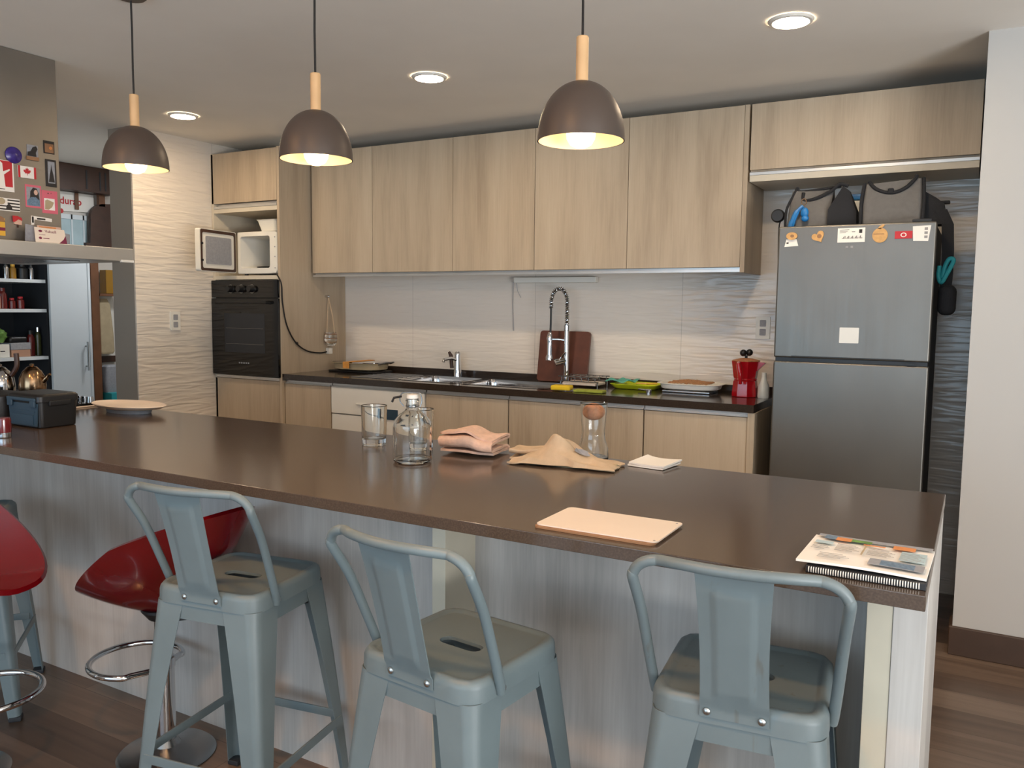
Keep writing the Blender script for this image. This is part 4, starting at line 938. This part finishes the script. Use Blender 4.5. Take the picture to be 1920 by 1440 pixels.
P = [(0, .0005), (.05, .0005), (.055, .006), (.0555, .10), (.052, .118), (.038, .135), (.022, .146), (.0175, .155), (.0175, .172), (.0195, .174), (.0195, .18), (.013, .18), (.013, .156), (.018, .148), (.035, .132), (.049, .115), (.052, .10), (.051, .012), (.046, .007), (0, .011)]
put('body', B().lathe(P, (-1.392, 1.885, IT), 48), 'glass', bo)
put('stopper', B().lathe([(0, .165), (.012, .165), (.0125, .18), (.017, .182), (.016, .192), (0, .196)], (-1.392, 1.885, IT), 24), 'white', bo)
put('swing_clip', B().tube(smooth_path([(-1.414, 1.875, IT + .158), (-1.425, 1.87, IT + .175), (-1.418, 1.872, IT + .196), (-1.392, 1.885, IT + .199), (-1.374, 1.895, IT + .196), (-1.368, 1.898, IT + .175), (-1.372, 1.895, IT + .158)], 5), .0016, 6).tube([(-1.392 + .0185 * math.cos(2 * PI * k / 20), 1.885 + .0185 * math.sin(2 * PI * k / 20), IT + .16) for k in range(20)], .0014, 6, True), 'dchrome', bo)
put('lever', B().tube([(-1.42, 1.872, IT + .187), (-1.44, 1.862, IT + .182), (-1.445, 1.86, IT + .17)], .0035, 8), 'black', bo)
cj = thing('corked_carafe', 'glass carafe with cork stopper behind the beige cloth', 'carafe', (-.965, 2.19, IT))
C_ = (-.965, 2.19, IT)
put('body', B().lathe([(0, .0005), (.042, .0005), (.046, .006), (.045, .035), (.036, .06), (.034, .085), (.04, .165), (.041, .168), (.038, .166), (.0315, .085), (.033, .062), (.042, .035), (.042, .01), (0, .008)], C_, 44), 'glass', cj)
put('cork', B().ball((C_[0], C_[1], IT + .142), .033, 1, 1, .75), 'cork', cj, 'round cork stopper')

# folded peach towel
def fold_bundle(c, L, W, layers, t, ang, seed, amp=.007, curl=0.0):
    path = []; h = t * .5
    for k in range(layers):
        y0, y1 = (-W / 2, W / 2) if k % 2 == 0 else (W / 2, -W / 2)
        for j in range(9): path.append((y0 + (y1 - y0) * j / 8 * (1 - .02 * k), h + k * t * 1.12))
        if k < layers - 1:
            s = 1 if y1 > 0 else -1
            path += [(y1 + s * t * .35, h + k * t * 1.12 + t * .3), (y1 + s * t * .35, h + k * t * 1.12 + t * .85)]
    n = len(path); nu = 30
    b = B()
    def f(u, v):
        i = v * (n - 1); k = min(int(i), n - 2); q = i - k
        y = path[k][0] * (1 - q) + path[k + 1][0] * q; z = path[k][1] * (1 - q) + path[k + 1][1] * q
        x = (u - .5) * L
        nz = noise.noise(Vector((x * 16 + seed, y * 16, z * 10)))
        lift = z / (layers * t)
        zz = z * (1 + .25 * noise.noise(Vector((x * 9, y * 9, seed)))) + amp * nz * lift + .35 * t * lift * math.sin(x / L * 5 + seed)
        return Vector((x + .01 * noise.noise(Vector((y * 20, z * 40, seed))), y + .012 * noise.noise(Vector((x * 12, z * 30, seed + 5))), max(.0012, zz)))
    b.grid(f, nu, n).solid(t * .42)
    for v in b.bm.verts: v.co.z = max(v.co.z, .0008)
    b.xf(Matrix.Translation(c) @ Matrix.Rotation(ang, 4, 'Z'))
    return b
tag(put('hand_towel', fold_bundle((-1.318, 2.10, IT), .175, .12, 4, .0165, .12, 2.3, .012), 'peach', ang=80), 'folded peach terry towel on the island', 'towel')
# beige cloth heap
def heap(u, v):
    x = (u - .5) * .31; y = (v - .5) * .125
    r = 1 - min(1, (abs(u - .5) * 2) ** 2.6); s = 1 - min(1, (abs(v - .5) * 2) ** 2.6)
    peak = math.exp(-(((u - .42) / .2) ** 2 + ((v - .55) / .34) ** 2))
    crease = abs(math.sin((u * 2.1 + v * 1.6) * 3.2 + noise.noise(Vector((u * 3, v * 3, 2))) * 2)) ** 3
    z = .006 + (.055 * peak + .016 * r + .010 * crease + .008 * noise.noise(Vector((u * 6, v * 5, 9)))) * (r * s) ** .35
    ex = x + .018 * noise.noise(Vector((u * 3, v * 6, 4))); ey = y + .02 * noise.noise(Vector((u * 5, v * 3, 7)))
    return Vector((ex, ey, max(.0045, z)))
bc_ = thing('beige_cloth', 'crumpled beige cloth heap in front of the corked carafe', 'cloth', (-1.01, 2.11, IT))
b = B().grid(heap, 46, 30).solid(.004); b.xf(Matrix.Translation((-1.0, 2.08, IT + .0005)) @ Matrix.Rotation(.12, 4, 'Z')); put('upper_fold', b, 'beige', bc_, smooth=True, ang=70)
b = B().grid(lambda u, v: heap(.60 + .13 * u, .36 + .2 * v + .1 * u) + Vector((0, 0, .0052)), 10, 8).solid(.0006); b.xf(Matrix.Translation((-1.0, 2.08, IT + .0005)) @ Matrix.Rotation(.12, 4, 'Z')); put('woven_patch', b, 'greyprint', bc_, 'small grey woven patch')
put('rolled_end', fold_bundle((-1.135, 2.125, IT), .10, .10, 3, .011, .2, 6.1, .006), 'beige', bc_, ang=80)
b = B().grid(lambda u, v: Vector((-1.10 + .25 * u, 2.025 + .055 * v + .04 * u + .012 * math.sin(u * 9), IT + .002 + .012 * abs(math.sin(u * 7 + 1)) * (1 - abs(2 * v - 1)))), 40, 10).solid(.0035)
for v in b.bm.verts: v.co.z = max(v.co.z, IT + .0008)
put('hem', b, 'linen', bc_)
# folded paper
fp = thing('folded_papers', 'small folded white papers right of the beige cloth', 'paper', (-.785, 2.2, IT))
for k, (z, ox) in enumerate(((.001, 0), (.010, .004))):
    b = B().grid(lambda u, v: Vector(((u - .5) * .108 + ox, (v - .5) * .115, z + (.010 if k else .003) * (u * u * .6 + .8 * (1 - u) ** 4) * (.4 + .6 * v))), 14, 8).solid(.0045)
    for v in b.bm.verts: v.co.z = max(v.co.z, .0006)
    b.xf(Matrix.Translation((-.782, 2.205, IT)) @ Matrix.Rotation(-.12, 4, 'Z')); put('sheet', b, 'paper', fp)
# white board on brown board
tag(put('brown_placemat', B().prism(rrect(-.762, -.508, 1.438, 1.602, .012), FZ(IT + .0004), .004), 'kraft'), 'thin brown mat peeking out under the white board', 'placemat')
wbd = thing('white_board', 'white rounded board lying at the worktop front edge', 'board', (-.632, 1.525, IT + .005))
put('sheet', B().prism(rrect(-.762, -.504, 1.446, 1.610, .012), FZ(IT + .0048), .0025), 'board', wbd)
put('rim_holes', B().prism(disc(-.515, 1.598, .0025, None, 10), FZ(IT + .0073), .0002).prism(disc(-.512, 1.455, .0025, None, 10), FZ(IT + .0073), .0002), 'greyink', wbd)
# notebook + magazine
nb = thing('spiral_notebook', 'dark notebook under the colourful magazine', 'notebook', (-.145, 1.52, IT))
put('cover', B().box(-.235, -.052, 1.432, 1.60, IT + .0005, IT + .0115, .001), 'rubber', nb)
put('pages', B().box(-.233, -.056, 1.434, 1.598, IT + .003, IT + .009), 'paper', nb)
b = B()
for k in range(44): b.tube([(-.2295 + k * .0039, 1.4325 - .0035 * math.cos(a), IT + .0065 + .0045 * math.sin(a)) for a in [2 * PI * j / 10 for j in range(10)]], .0009, 5, True)
put('spiral_binding', b, 'paper', nb, 'white spiral coils')
mg = thing('magazine', 'open printed magazine at the right end of the island', 'magazine', (-.15, 1.525, IT + .012))
mz = IT + .0168
def page(u, v): return Vector((-.252 + .2 * u + .004 * v, 1.437 + .178 * v + .006 * u, mz + .0035 * math.sin(PI * u) * (1 - v) + .003 * (1 - u) ** 3))
put('pages', B().grid(page, 20, 12).solid(.004), 'paper', mg)
def ink(u0, u1, v0, v1, mat, name, d=.0046):
    b = B(); nu, nv = 8, 4
    b.grid(lambda u, v: page(u0 + (u1 - u0) * u, v0 + (v1 - v0) * v) + Vector((0, 0, d)), nu, nv).solid(.0003); return put(name, b, mat, mg)
ink(.04, .99, .90, .99, 'greyprint', 'header_photo'); ink(.10, .22, .82, .97, 'denim', 'blue_photo', .005); ink(.20, .33, .80, .93, 'orange', 'warm_photo', .0052); ink(.30, .50, .83, .92, 'leaf', 'green_photo', .005)
ink(.44, .62, .76, .80, 'orange', 'orange_headline'); ink(.68, .86, .76, .90, 'orange', 'orange_photo', .005); ink(.55, .97, .08, .30, 'greyprint', 'grey_photo'); ink(.64, .9, .10, .26, 'denim', 'hill_photo', .005)
for c0, c1, v0, v1, n in ((.05, .2, .4, .6, 4), (.24, .44, .42, .70, 7), (.5, .72, .40, .70, 8), (.76, .95, .40, .7, 7), (.15, .4, .1, .3, 4)):
    b = B()
    for k in range(n):
        v = v0 + (v1 - v0) * k / n
        b.grid(lambda u, w_: page(c0 + (c1 - c0) * u * (.75 + .25 * ((k * 5) % 3) / 2), v + .012 * w_) + Vector((0, 0, .0046)), 3, 2)
    put('text_block', b.solid(.0003), 'greyink', mg)
ink(.46, .475, .36, .74, 'linen', 'fold_strip', .0048)
ink(.05, .20, .62, .72, 'curtain', 'tinted_panel', .0045); ink(.76, .96, .38, .72, 'curtain', 'tinted_panel', .0044)

# ------------------------------------------------------------------ metal stools
SZ = .655
def stool_proto(mat):
    t = thing('metal_bar_stool', 'x', 'bar stool', (0, 0, 0), group='grey blue metal stools at the island', local=True)
    N = 8; h = .1525
    def ray(sd, z, n=48):
        out = []
        for k in range(n):
            dx, dy = math.cos(2 * PI * k / n), math.sin(2 * PI * k / n); lo, hi = 0, .3
            for _k in range(30):
                m_ = (lo + hi) / 2
                if sd(dx * m_, dy * m_) < 0: lo = m_
                else: hi = m_
            out.append((dx * lo, dy * lo, z))
        return out
    def slot(z, g=0): return ray(lambda x, y: math.hypot(max(abs(x) - .034, 0), y) - .0165 - g, z)
    def sq(i, z, r=.045):
        hh = h - i; r = max(.008, r - i)
        return ray(lambda x, y: math.hypot(max(abs(x) - hh + r, 0), max(abs(y) - hh + r, 0)) + min(max(abs(x) - hh + r, abs(y) - hh + r), 0) - r, z)
    b = B().loops([sq(-.002, .612), sq(-.001, .640), sq(.002, .649), sq(.007, .6542), sq(.012, SZ), sq(.018, SZ - .0004), sq(.0215, SZ - .0045), sq(.028, SZ - .005), slot(SZ - .005, .006), slot(SZ - .0065, .002), slot(SZ - .014, .002)])
    put('seat', b.solid(.0015), mat, t, ang=50)
    b = B()
    # apron between the legs
    b.loops([sq(.002, .575, .04), sq(.001, .613, .04)]); put('apron', b.solid(.0015), mat, t)
    for sx, sy in ((-1, -1), (1, -1), (1, 1), (-1, 1)):
        b = B(); Ls = []
        for z, c, w_ in ((.614, .1515, .092), (.57, .1555, .086), (.40, .171, .066), (.20, .187, .048), (.012, .2, .034)):
            r = .024 * (w_ / .09) + .006; L = [(sx * (c - w_), sy * c, z)]
            for k in range(7):
                a = PI / 2 * k / 6; L.append((sx * (c - r + r * math.sin(a)), sy * (c - r + r * math.cos(a)), z))
            L.append((sx * c, sy * (c - w_), z)); Ls.append(L)
        for A, C in zip(Ls, Ls[1:]):
            b.faces(A + C, [(k, k + 1, len(A) + k + 1, len(A) + k) for k in range(len(A) - 1)])
        bmesh.ops.remove_doubles(b.bm, verts=b.bm.verts, dist=1e-5)
        lg = put('leg', b.solid(.002), mat, t, ang=40)
        put('rubber_foot', B().box(*sorted((sx * .166, sx * .203)), *sorted((sy * .166, sy * .203)), 0, .016, .004), 'rubber', lg)
    q = .184; zf = .215
    for A, C in (((-q, -q + .02), (-q, q - .02)), ((q, -q + .02), (q, q - .02)), ((-q + .02, q), (q - .02, q)), ((-q + .02, -q), (q - .02, -q))):
        dx, dy = (.003, .0) if A[0] == C[0] else (0, .003)
        b = B().box(min(A[0], C[0]) - dx, max(A[0], C[0]) + dx, min(A[1], C[1]) - dy, max(A[1], C[1]) + dy, zf - .012, zf + .012, .002)
        put('footrest', b, mat, t)
    for s in (1, -1):
        rd = put('cross_rod', B().cyl((-s * .145, -.145, .558 + .004 * s), (s * .145, .145, .558 + .004 * s), .006, None, 10), mat, t)
        for e in (-1, 1):
            b = B().box(-.016, .016, -.011, .011, -.011, .011, .003); b.xf(Matrix.Translation((e * s * .105, e * .105, .558 + .004 * s)) @ Matrix.Rotation(math.atan2(1, s), 4, 'Z')); put('bumper', b, 'rubber', rd, 'black stacking bumper')
    # back
    yb, zt, hw = -.19, .910, .178
    pts = [(.157, -.074, .618), (.160, -.080, .638), (.165, -.105, .70), (.172, -.148, .80)]
    for k in range(7):
        a = PI / 2 * k / 6; pts.append((hw - .05 * (1 - math.cos(a)), yb - .01 * math.sin(a), zt - .04 + .04 * math.sin(a)))
    mid = [(.09, yb - .03, zt + .004), (.03, yb - .043, zt + .005)]
    allp = pts + mid; allp = allp + [(-x, y, z) for x, y, z in reversed(allp)]
    put('back_tube', B().tube(smooth_path(allp, 4), .0098, 14), mat, t)
    def sp(u, v):
        z = .625 + (zt - .625) * v; w_ = .060 - .004 * math.sin(PI * v) + .004 * v
        x = (u - .5) * 2 * w_; y = -.156 + (yb - .036 + .156) * v ** 1.15
        if v < .1: y = -.1555
        e = 1 if (.2 < u < .8 and .16 < v < .86) else 0
        return Vector((x, y - .0035 * e, z))
    put('back_splat', B().grid(sp, 21, 29).solid(.0022), mat, t, ang=60)
    for x, y, z, ax in ((-.047, -.1585, .636, 'Y'), (.047, -.1585, .636, 'Y'), (-.164, -.074, .629, 'X'), (.164, -.074, .629, 'X')):
        s = -1 if (ax == 'Y' or x < 0) else 1
        put('screw', B().lathe([(0, s * .004), (.0035, s * .004), (.0065, s * .002), (.007, 0), (0, 0)], (x, y, z), 16, ax), 'scr', t)
    return t
sA = stool_proto('paint')
sA.location = (-1.62, 1.462, 0); sA.rotation_euler = (0, 0, .161); sA['label'] = 'grey blue metal stool in front of the tilted red seat'
dup(sA, (-.897, 1.383, 0), -.111, 'grey blue metal stool in the middle, before the pale divider post')
dup(sA, (-2.895, 1.41, 0), -.71, 'grey blue metal stool at the far left behind a red swivel stool')
sC = stool_proto('paintw')
sC.location = (-.353, 1.548, 0); sC.rotation_euler = (0, 0, .109); sC['label'] = 'rust streaked grey blue stool at the right end under the magazine'

# ------------------------------------------------------------------ red swivel stools
def swivel(loc, rz, hz, lb):
    t = thing('swivel_stool', lb, 'bar stool', loc, rz, 'red swivel stools at the island', local=True)
    put('base_plate', B().lathe([(0, 0), (.138, 0), (.14, .004), (.13, .012), (.09, .020), (.04, .034), (.03, .05), (0, .05)], seg=48), 'dchrome', t)
    put('column', B().lathe([(0, .04), (.028, .04), (.028, .27), (.031, .272), (.031, .30), (.025, .302), (.025, hz - .005), (0, hz - .005)], seg=32), 'chrome', t)
    rg = [(-.035, .0, .27)]
    for k in range(21):
        a = math.radians(60 + 240 * k / 20); rg.append((-.12 + .13 * math.cos(a), .13 * math.sin(a), .27))
    put('foot_ring', B().tube(smooth_path([(-.02, .03, .262), (-.045, .085, .262)] + [(-.13 + .13 * math.cos(math.radians(50 + 260 * k / 20)), .13 * math.sin(math.radians(50 + 260 * k / 20)), .262) for k in range(21)] + [(-.045, -.085, .262), (-.02, -.03, .262)], 3), .009, 12), 'chrome', t)
    put('seat_mount', B().lathe([(0, hz - .03), (.04, hz - .03), (.06, hz - .004), (.06, hz + .004), (0, hz + .004)], seg=24), 'black', t)
    def rimz(x): # local x: front -, back +
        q = (x + .27) / .59
        return .02 + .32 * q
    def f(u, v):
        a = 2 * PI * u; ca, sa = math.cos(a), math.sin(a)
        R = .27 * abs(ca) ** 2 + .21 * (1 - abs(ca) ** 2)
        ex = (.32 if ca > 0 else .27) * math.copysign(abs(ca) ** .85, ca); ey = .158 * math.copysign(abs(sa) ** .8, sa) * (1 - .12 * ca)
        x, y = ex * v, ey * v
        z = hz + rimz(ex) * v ** 1.9 + .05 * (1 - abs(ca)) * v ** 3
        return Vector((x, y, z))
    put('seat', B().grid(f, 56, 16, True).solid(.014), 'red', t, ang=50)
    return t
swivel((-2.05, 1.545, 0), .0, .452, 'red scoop swivel stool with its back lip raised toward the island')
swivel((-2.46, 1.16, 0), PI + .3, .56, 'red scoop swivel stool at the far left edge')

# ------------------------------------------------------------------ room beyond: open pantry cabinet
PX = -5.45
pc = thing('pantry_cabinet', 'white pantry cabinet with open shelves and one closed door', 'cabinet', (-5.65, 3.0, 0))
b = B(); b.box(PX - .42, PX - .40, 2.3, 3.60, 0, 1.62)
put('back_board', b, 'rubber', pc)
put('side', B().box(PX - .40, PX, 2.28, 2.30, 0, 1.64), 'whitegl', pc); put('side', B().box(PX - .40, PX, 3.58, 3.60, 0, 1.64), 'whitegl', pc); put('side', B().box(PX - .40, PX - .01, 3.285, 3.30, 0, 1.62), 'rubber', pc)
put('top_board', B().box(PX - .42, PX, 2.28, 3.60, 1.62, 1.64), 'whitegl', pc)
for z in (1.47, 1.275, .96, .5, .08): put('shelf', B().box(PX - .40, PX - .005, 2.3, 3.285, z, z + .022, .001), 'whitegl', pc)
dd = put('door', B().box(PX, PX + .02, 3.295, 3.585, .05, 1.63, .003), 'whitegl', pc)
put('door_rim', B().box(PX + .02, PX + .024, 3.295, 3.312, .05, 1.63).box(PX + .02, PX + .024, 3.568, 3.585, .05, 1.63), 'whitegl', dd)
put('handle', B().tube([(PX + .02, 3.535, .90), (PX + .045, 3.535, .90)], .005, 8).tube([(PX + .02, 3.535, 1.04), (PX + .045, 3.535, 1.04)], .005, 8).tube([(PX + .045, 3.535, .87), (PX + .045, 3.535, 1.07)], .006, 10), 'steel', dd)
def jar(y, z, r, h, mat, lb, lid='black', name='jar', x=PX - .08, g='jars on the pantry shelves'):
    t = thing(name, lb, name.replace('_', ' '), (x, y, z), group=g)
    put('body', B().lathe([(0, 0), (r, 0), (r, h * .7), (r * .6, h * .82), (r * .6, h * .85), (0, h * .85)], (x, y, z + .0005), 20), mat, t)
    put('lid', B().lathe([(0, h * .85), (r * .66, h * .85), (r * .66, h), (0, h)], (x, y, z + .0005), 20), lid, t)
jar(2.985, 1.492, .03, .10, 'olive', 'olive jar at the left of the top pantry shelf')
jar(3.07, 1.492, .018, .10, 'silver', 'slim pale bottle left of the amber oil bottle', 'black', 'bottle')
jar(3.115, 1.492, .02, .095, 'amber', 'amber oil bottle on the top pantry shelf', 'mustard', 'bottle')
jar(3.175, 1.492, .03, .10, 'black', 'black jar on the top pantry shelf')
jar(3.235, 1.492, .02, .10, 'silver', 'ribbed pale bottle at the right of the top shelf', 'black', 'bottle')
jar(3.04, 1.297, .027, .135, 'jarred', 'tall dark red jar on the second pantry shelf', 'jarred')
jar(3.10, 1.297, .021, .07, 'jarred', 'small red jar left of its twin on the second shelf', 'redp')
jar(3.155, 1.297, .023, .08, 'jarred', 'red jar farthest right on the second pantry shelf', 'redp')
tag(put('cardboard_box', B().box(PX - .15, PX - .04, 2.93, 3.008, 1.2975, 1.38, .003), 'card'), 'brown cardboard box on the second pantry shelf', 'box')
b = B().ball((PX - .09, 3.0, 1.125), .055, 1, 1, .85)
for v in b.bm.verts: v.co += (v.co - Vector((PX - .09, 3.0, 1.125))) * (.35 * noise.noise(v.co * 40))
for v in b.bm.verts: v.co.z = max(v.co.z, 1.0685)
tag(put('lettuce', b, 'leaf'), 'green leafy head on the white pantry box', 'lettuce')
bx = thing('white_box', 'small white box under the lettuce on the third shelf', 'box', (PX - .09, 3.0, .9825)); put('carton', B().box(PX - .15, PX - .03, 2.955, 3.045, .9825, 1.068, .003), 'white', bx); put('print', B().prism(rect(2.985, 3.015, 1.02, 1.026), FX(PX - .03), .0006), 'ink', bx)
bx = thing('brown_carton', 'brown carton with white lid on the third pantry shelf', 'box', (PX - .09, 3.12, .9825)); put('carton', B().box(PX - .15, PX - .03, 3.055, 3.18, .9825, 1.03, .003), 'card', bx); put('lid', B().box(PX - .152, PX - .028, 3.053, 3.182, 1.03, 1.075, .003), 'greyprint', bx)
tag(put('dark_bag', B().box(PX - .16, PX - .05, 3.06, 3.178, 1.0755, 1.115, .015, 3), 'black'), 'black bag lying on the brown carton', 'bag')
jar(3.212, .9825, .025, .17, 'jarred', 'dark wine red bottle on the third pantry shelf', 'black', 'bottle')
jar(3.262, .9825, .02, .19, 'olive', 'green bottle beside the white pantry door', 'silver', 'bottle')
tag(put('white_pitcher', B().lathe([(0, 0), (.04, 0), (.05, .03), (.03, .075), (.034, .10), (.03, .10), (.026, .075), (0, .07)], (PX - .1, 3.22, .5225 + .0005), 24), 'white'), 'white pitcher on the low pantry shelf', 'pitcher')

# far wall of that room
WX = -6.08
dk = thing('wall_cupboard', 'dark brown cupboard hung high on the far wall', 'cupboard', (WX + .12, 3.8, 2.17))
put('body', B().box(WX + .001, WX + .14, 3.3, 4.17, 2.18, CZ - .002, .003), 'darkwood', dk)
b = B()
for y in (3.92, 4.03, 4.075): b.box(WX + .14, WX + .143, y, y + .012, 2.20, 2.34)
put('glass_strip', b, 'rubber', dk)
bn = thing('wall_banner', 'white banner with red lettering under the dark cupboard', 'banner', (WX, 3.85, 2.02))
put('sheet', B().prism([(3.55, 2.02), (4.06, 2.04), (4.06, 2.175), (3.55, 2.175)], FX(WX + .012), .003), 'paper', bn)
lettering('durab', FX(WX + .0155), 3.785, 2.085, .075, 'redp', bn, .0008, bold=.0012)
put('red_dot', B().prism(disc(3.795, 2.03, .018), FX(WX + .0155), .001), 'redp', bn)
tag(put('hanging_strap', B().box(WX + .02, WX + .03, 3.90, 3.93, 2.05, 2.176, .003), 'midwood'), 'brown strap hanging over the white banner', 'strap')
wn = thing('window_blind', 'pale blue lit blind on the far room window', 'blind', (WX, 3.86, 1.72))
put('blind', B().box(WX + .001, WX + .01, 3.66, 4.0, 1.66, 2.01), 'curtain', wn)
b = B()
for y in (3.76, 3.87, 3.965): b.box(WX + .01, WX + .016, y, y + .012, 1.66, 2.01)
b.box(WX + .01, WX + .016, 3.66, 4.0, 1.975, 2.01)
put('mullion', b, 'whitegl', wn)
ch = thing('wooden_screen', 'dark round topped wooden panel in the far room', 'panel', (WX + .06, 4.08, .4))
pts = [(3.985, 1.80), (4.2, 1.80), (4.2, 2.12)] + [(4.11 + .115 * math.cos(math.radians(100 + k * 13)), 2.0 + .11 * math.sin(math.radians(100 + k * 13))) for k in range(8)]
put('panel', B().prism(pts, FX(WX + .04), .03), 'darkwood', ch)
put('arm', B().prism([(3.93, 1.62), (3.975, 1.62), (3.975, 1.735), (4.2, 1.735), (4.2, 1.80), (3.93, 1.80)], FX(WX + .07), .03), 'darkwood', ch)
put('post', B().prism(rect(4.07, 4.12, 2.09, 2.178), FX(WX + .04), .03), 'midwood', ch)
put('stile', B().box(WX + .07, WX + .12, 3.945, 4.012, 0, 1.70, .004), 'midwood', ch)
rk2 = thing('wall_rack', 'brown wooden rack with hooks beyond the pantry door', 'rack', (WX + .05, 4.09, .5))
put('shelf', B().box(WX + .001, WX + .12, 4.016, 4.2, 1.395, 1.415, .002), 'midwood', rk2)
put('rail', B().box(WX + .001, WX + .02, 4.016, 4.2, .87, .92, .002), 'darkwood', rk2)
put('back', B().box(WX + .001, WX + .01, 4.016, 4.2, .92, 1.395), 'white', rk2)
tag(put('amber_box', B().box(WX + .02, WX + .10, 4.085, 4.17, 1.4155, 1.60, .003), 'amber'), 'amber coloured box on the wooden rack', 'box')
tag(put('hanging_bag', B().loops([[(WX + .03 + a, 4.085 + c, z) for a, c in rrect(-.015 * s, .05 * s, -.05 * s, .06 * s, .014 * s)] for z, s in ((1.375, .55), (1.33, .85), (1.1, 1.1), (.96, 1.15), (.94, 1.0))], True, True), 'linen'), 'long linen bag hanging below the wooden rack', 'bag')
tag(put('teal_crate', B().box(WX + .03, WX + .2, 4.03, 4.2, .42, .64, .006), 'teal'), 'teal crate on the floor chest in the far room', 'crate')
tag(put('floor_chest', B().box(WX + .001, WX + .25, 4.015, 4.2, 0, .4195, .006), 'darkwood'), 'dark wooden chest under the teal crate', 'chest')
tag(put('white_sack', B().loops([[(WX + .1 + a, 4.09 + c, z) for a, c in rrect(-.05 * s, .05 * s, -.06 * s, .06 * s, .02 * s)] for z, s in ((.6405, 1), (.72, 1.15), (.84, .9), (.855, .6))], True, True), 'greyprint'), 'pale sack standing on the teal crate', 'sack')

# ------------------------------------------------------------------ daylight and added fill lights
def area(name, loc, rot, sx, sy, power, col):
    l = bpy.data.lights.new(name, 'AREA'); l.shape = 'RECTANGLE'; l.size = sx; l.size_y = sy; l.energy = power; l.color = col
    o = bpy.data.objects.new(name, l); COL.objects.link(o); o.location = loc; o.rotation_euler = rot; return o
area('daylight_side_opening', (3.28, -.9, 1.1), (0, math.radians(90), 0), 2.1, 3.3, 9, (.70, .86, 1.0))
area('ceiling_fill_light', (3.28, -.9, .6), (0, math.radians(162), 0), 1.2, 3.3, 250, (.97, .96, .95))  # invented patio bounce, added to brighten the ceiling
area('daylight_rear_window', (-1.6, -3.28, 1.3), (math.radians(90), 0, 0), 4.1, 1.7, 50, (.56, .79, 1.0))
l = bpy.data.lights.new('pantry_fill_light', 'AREA'); l.shape = 'DISK'; l.size = .3; l.energy = 9; l.color = (.95, .97, 1.0)  # unseen light added to brighten the pantry door
o = bpy.data.objects.new('pantry_fill_light', l); COL.objects.link(o); o.location = (-4.95, 4.0, CZ - .01)
wd = bpy.data.worlds.new('daylight'); SC.world = wd; wd.use_nodes = True
wd.node_tree.nodes['Background'].inputs[0].default_value = (.75, .86, 1, 1); wd.node_tree.nodes['Background'].inputs[1].default_value = .6

# ------------------------------------------------------------------ camera
cm = bpy.data.cameras.new('camera'); cam = bpy.data.objects.new('camera', cm); COL.objects.link(cam)
fw = Vector((-0.4905047, 0.86646613, -0.09296018)); rt = Vector((0.86970388, 0.49346248, 0.01048499)); up = Vector((-0.05495725, 0.07570489, 0.99561462))
Mx = Matrix((rt, up, -fw)).transposed().to_4x4(); Mx.translation = (0, 0, 1.34263588)
cam.matrix_world = Mx
cm.sensor_fit = 'HORIZONTAL'; cm.sensor_width = 36; cm.lens = 1543.7227 / 1920 * 36; cm.clip_start = .05
SC.camera = cam
SC.view_settings.view_transform = 'Standard'; SC.view_settings.look = 'None'; SC.view_settings.gamma = 1.0
SC.view_settings.use_curve_mapping = False; SC.view_settings.exposure = 0.6
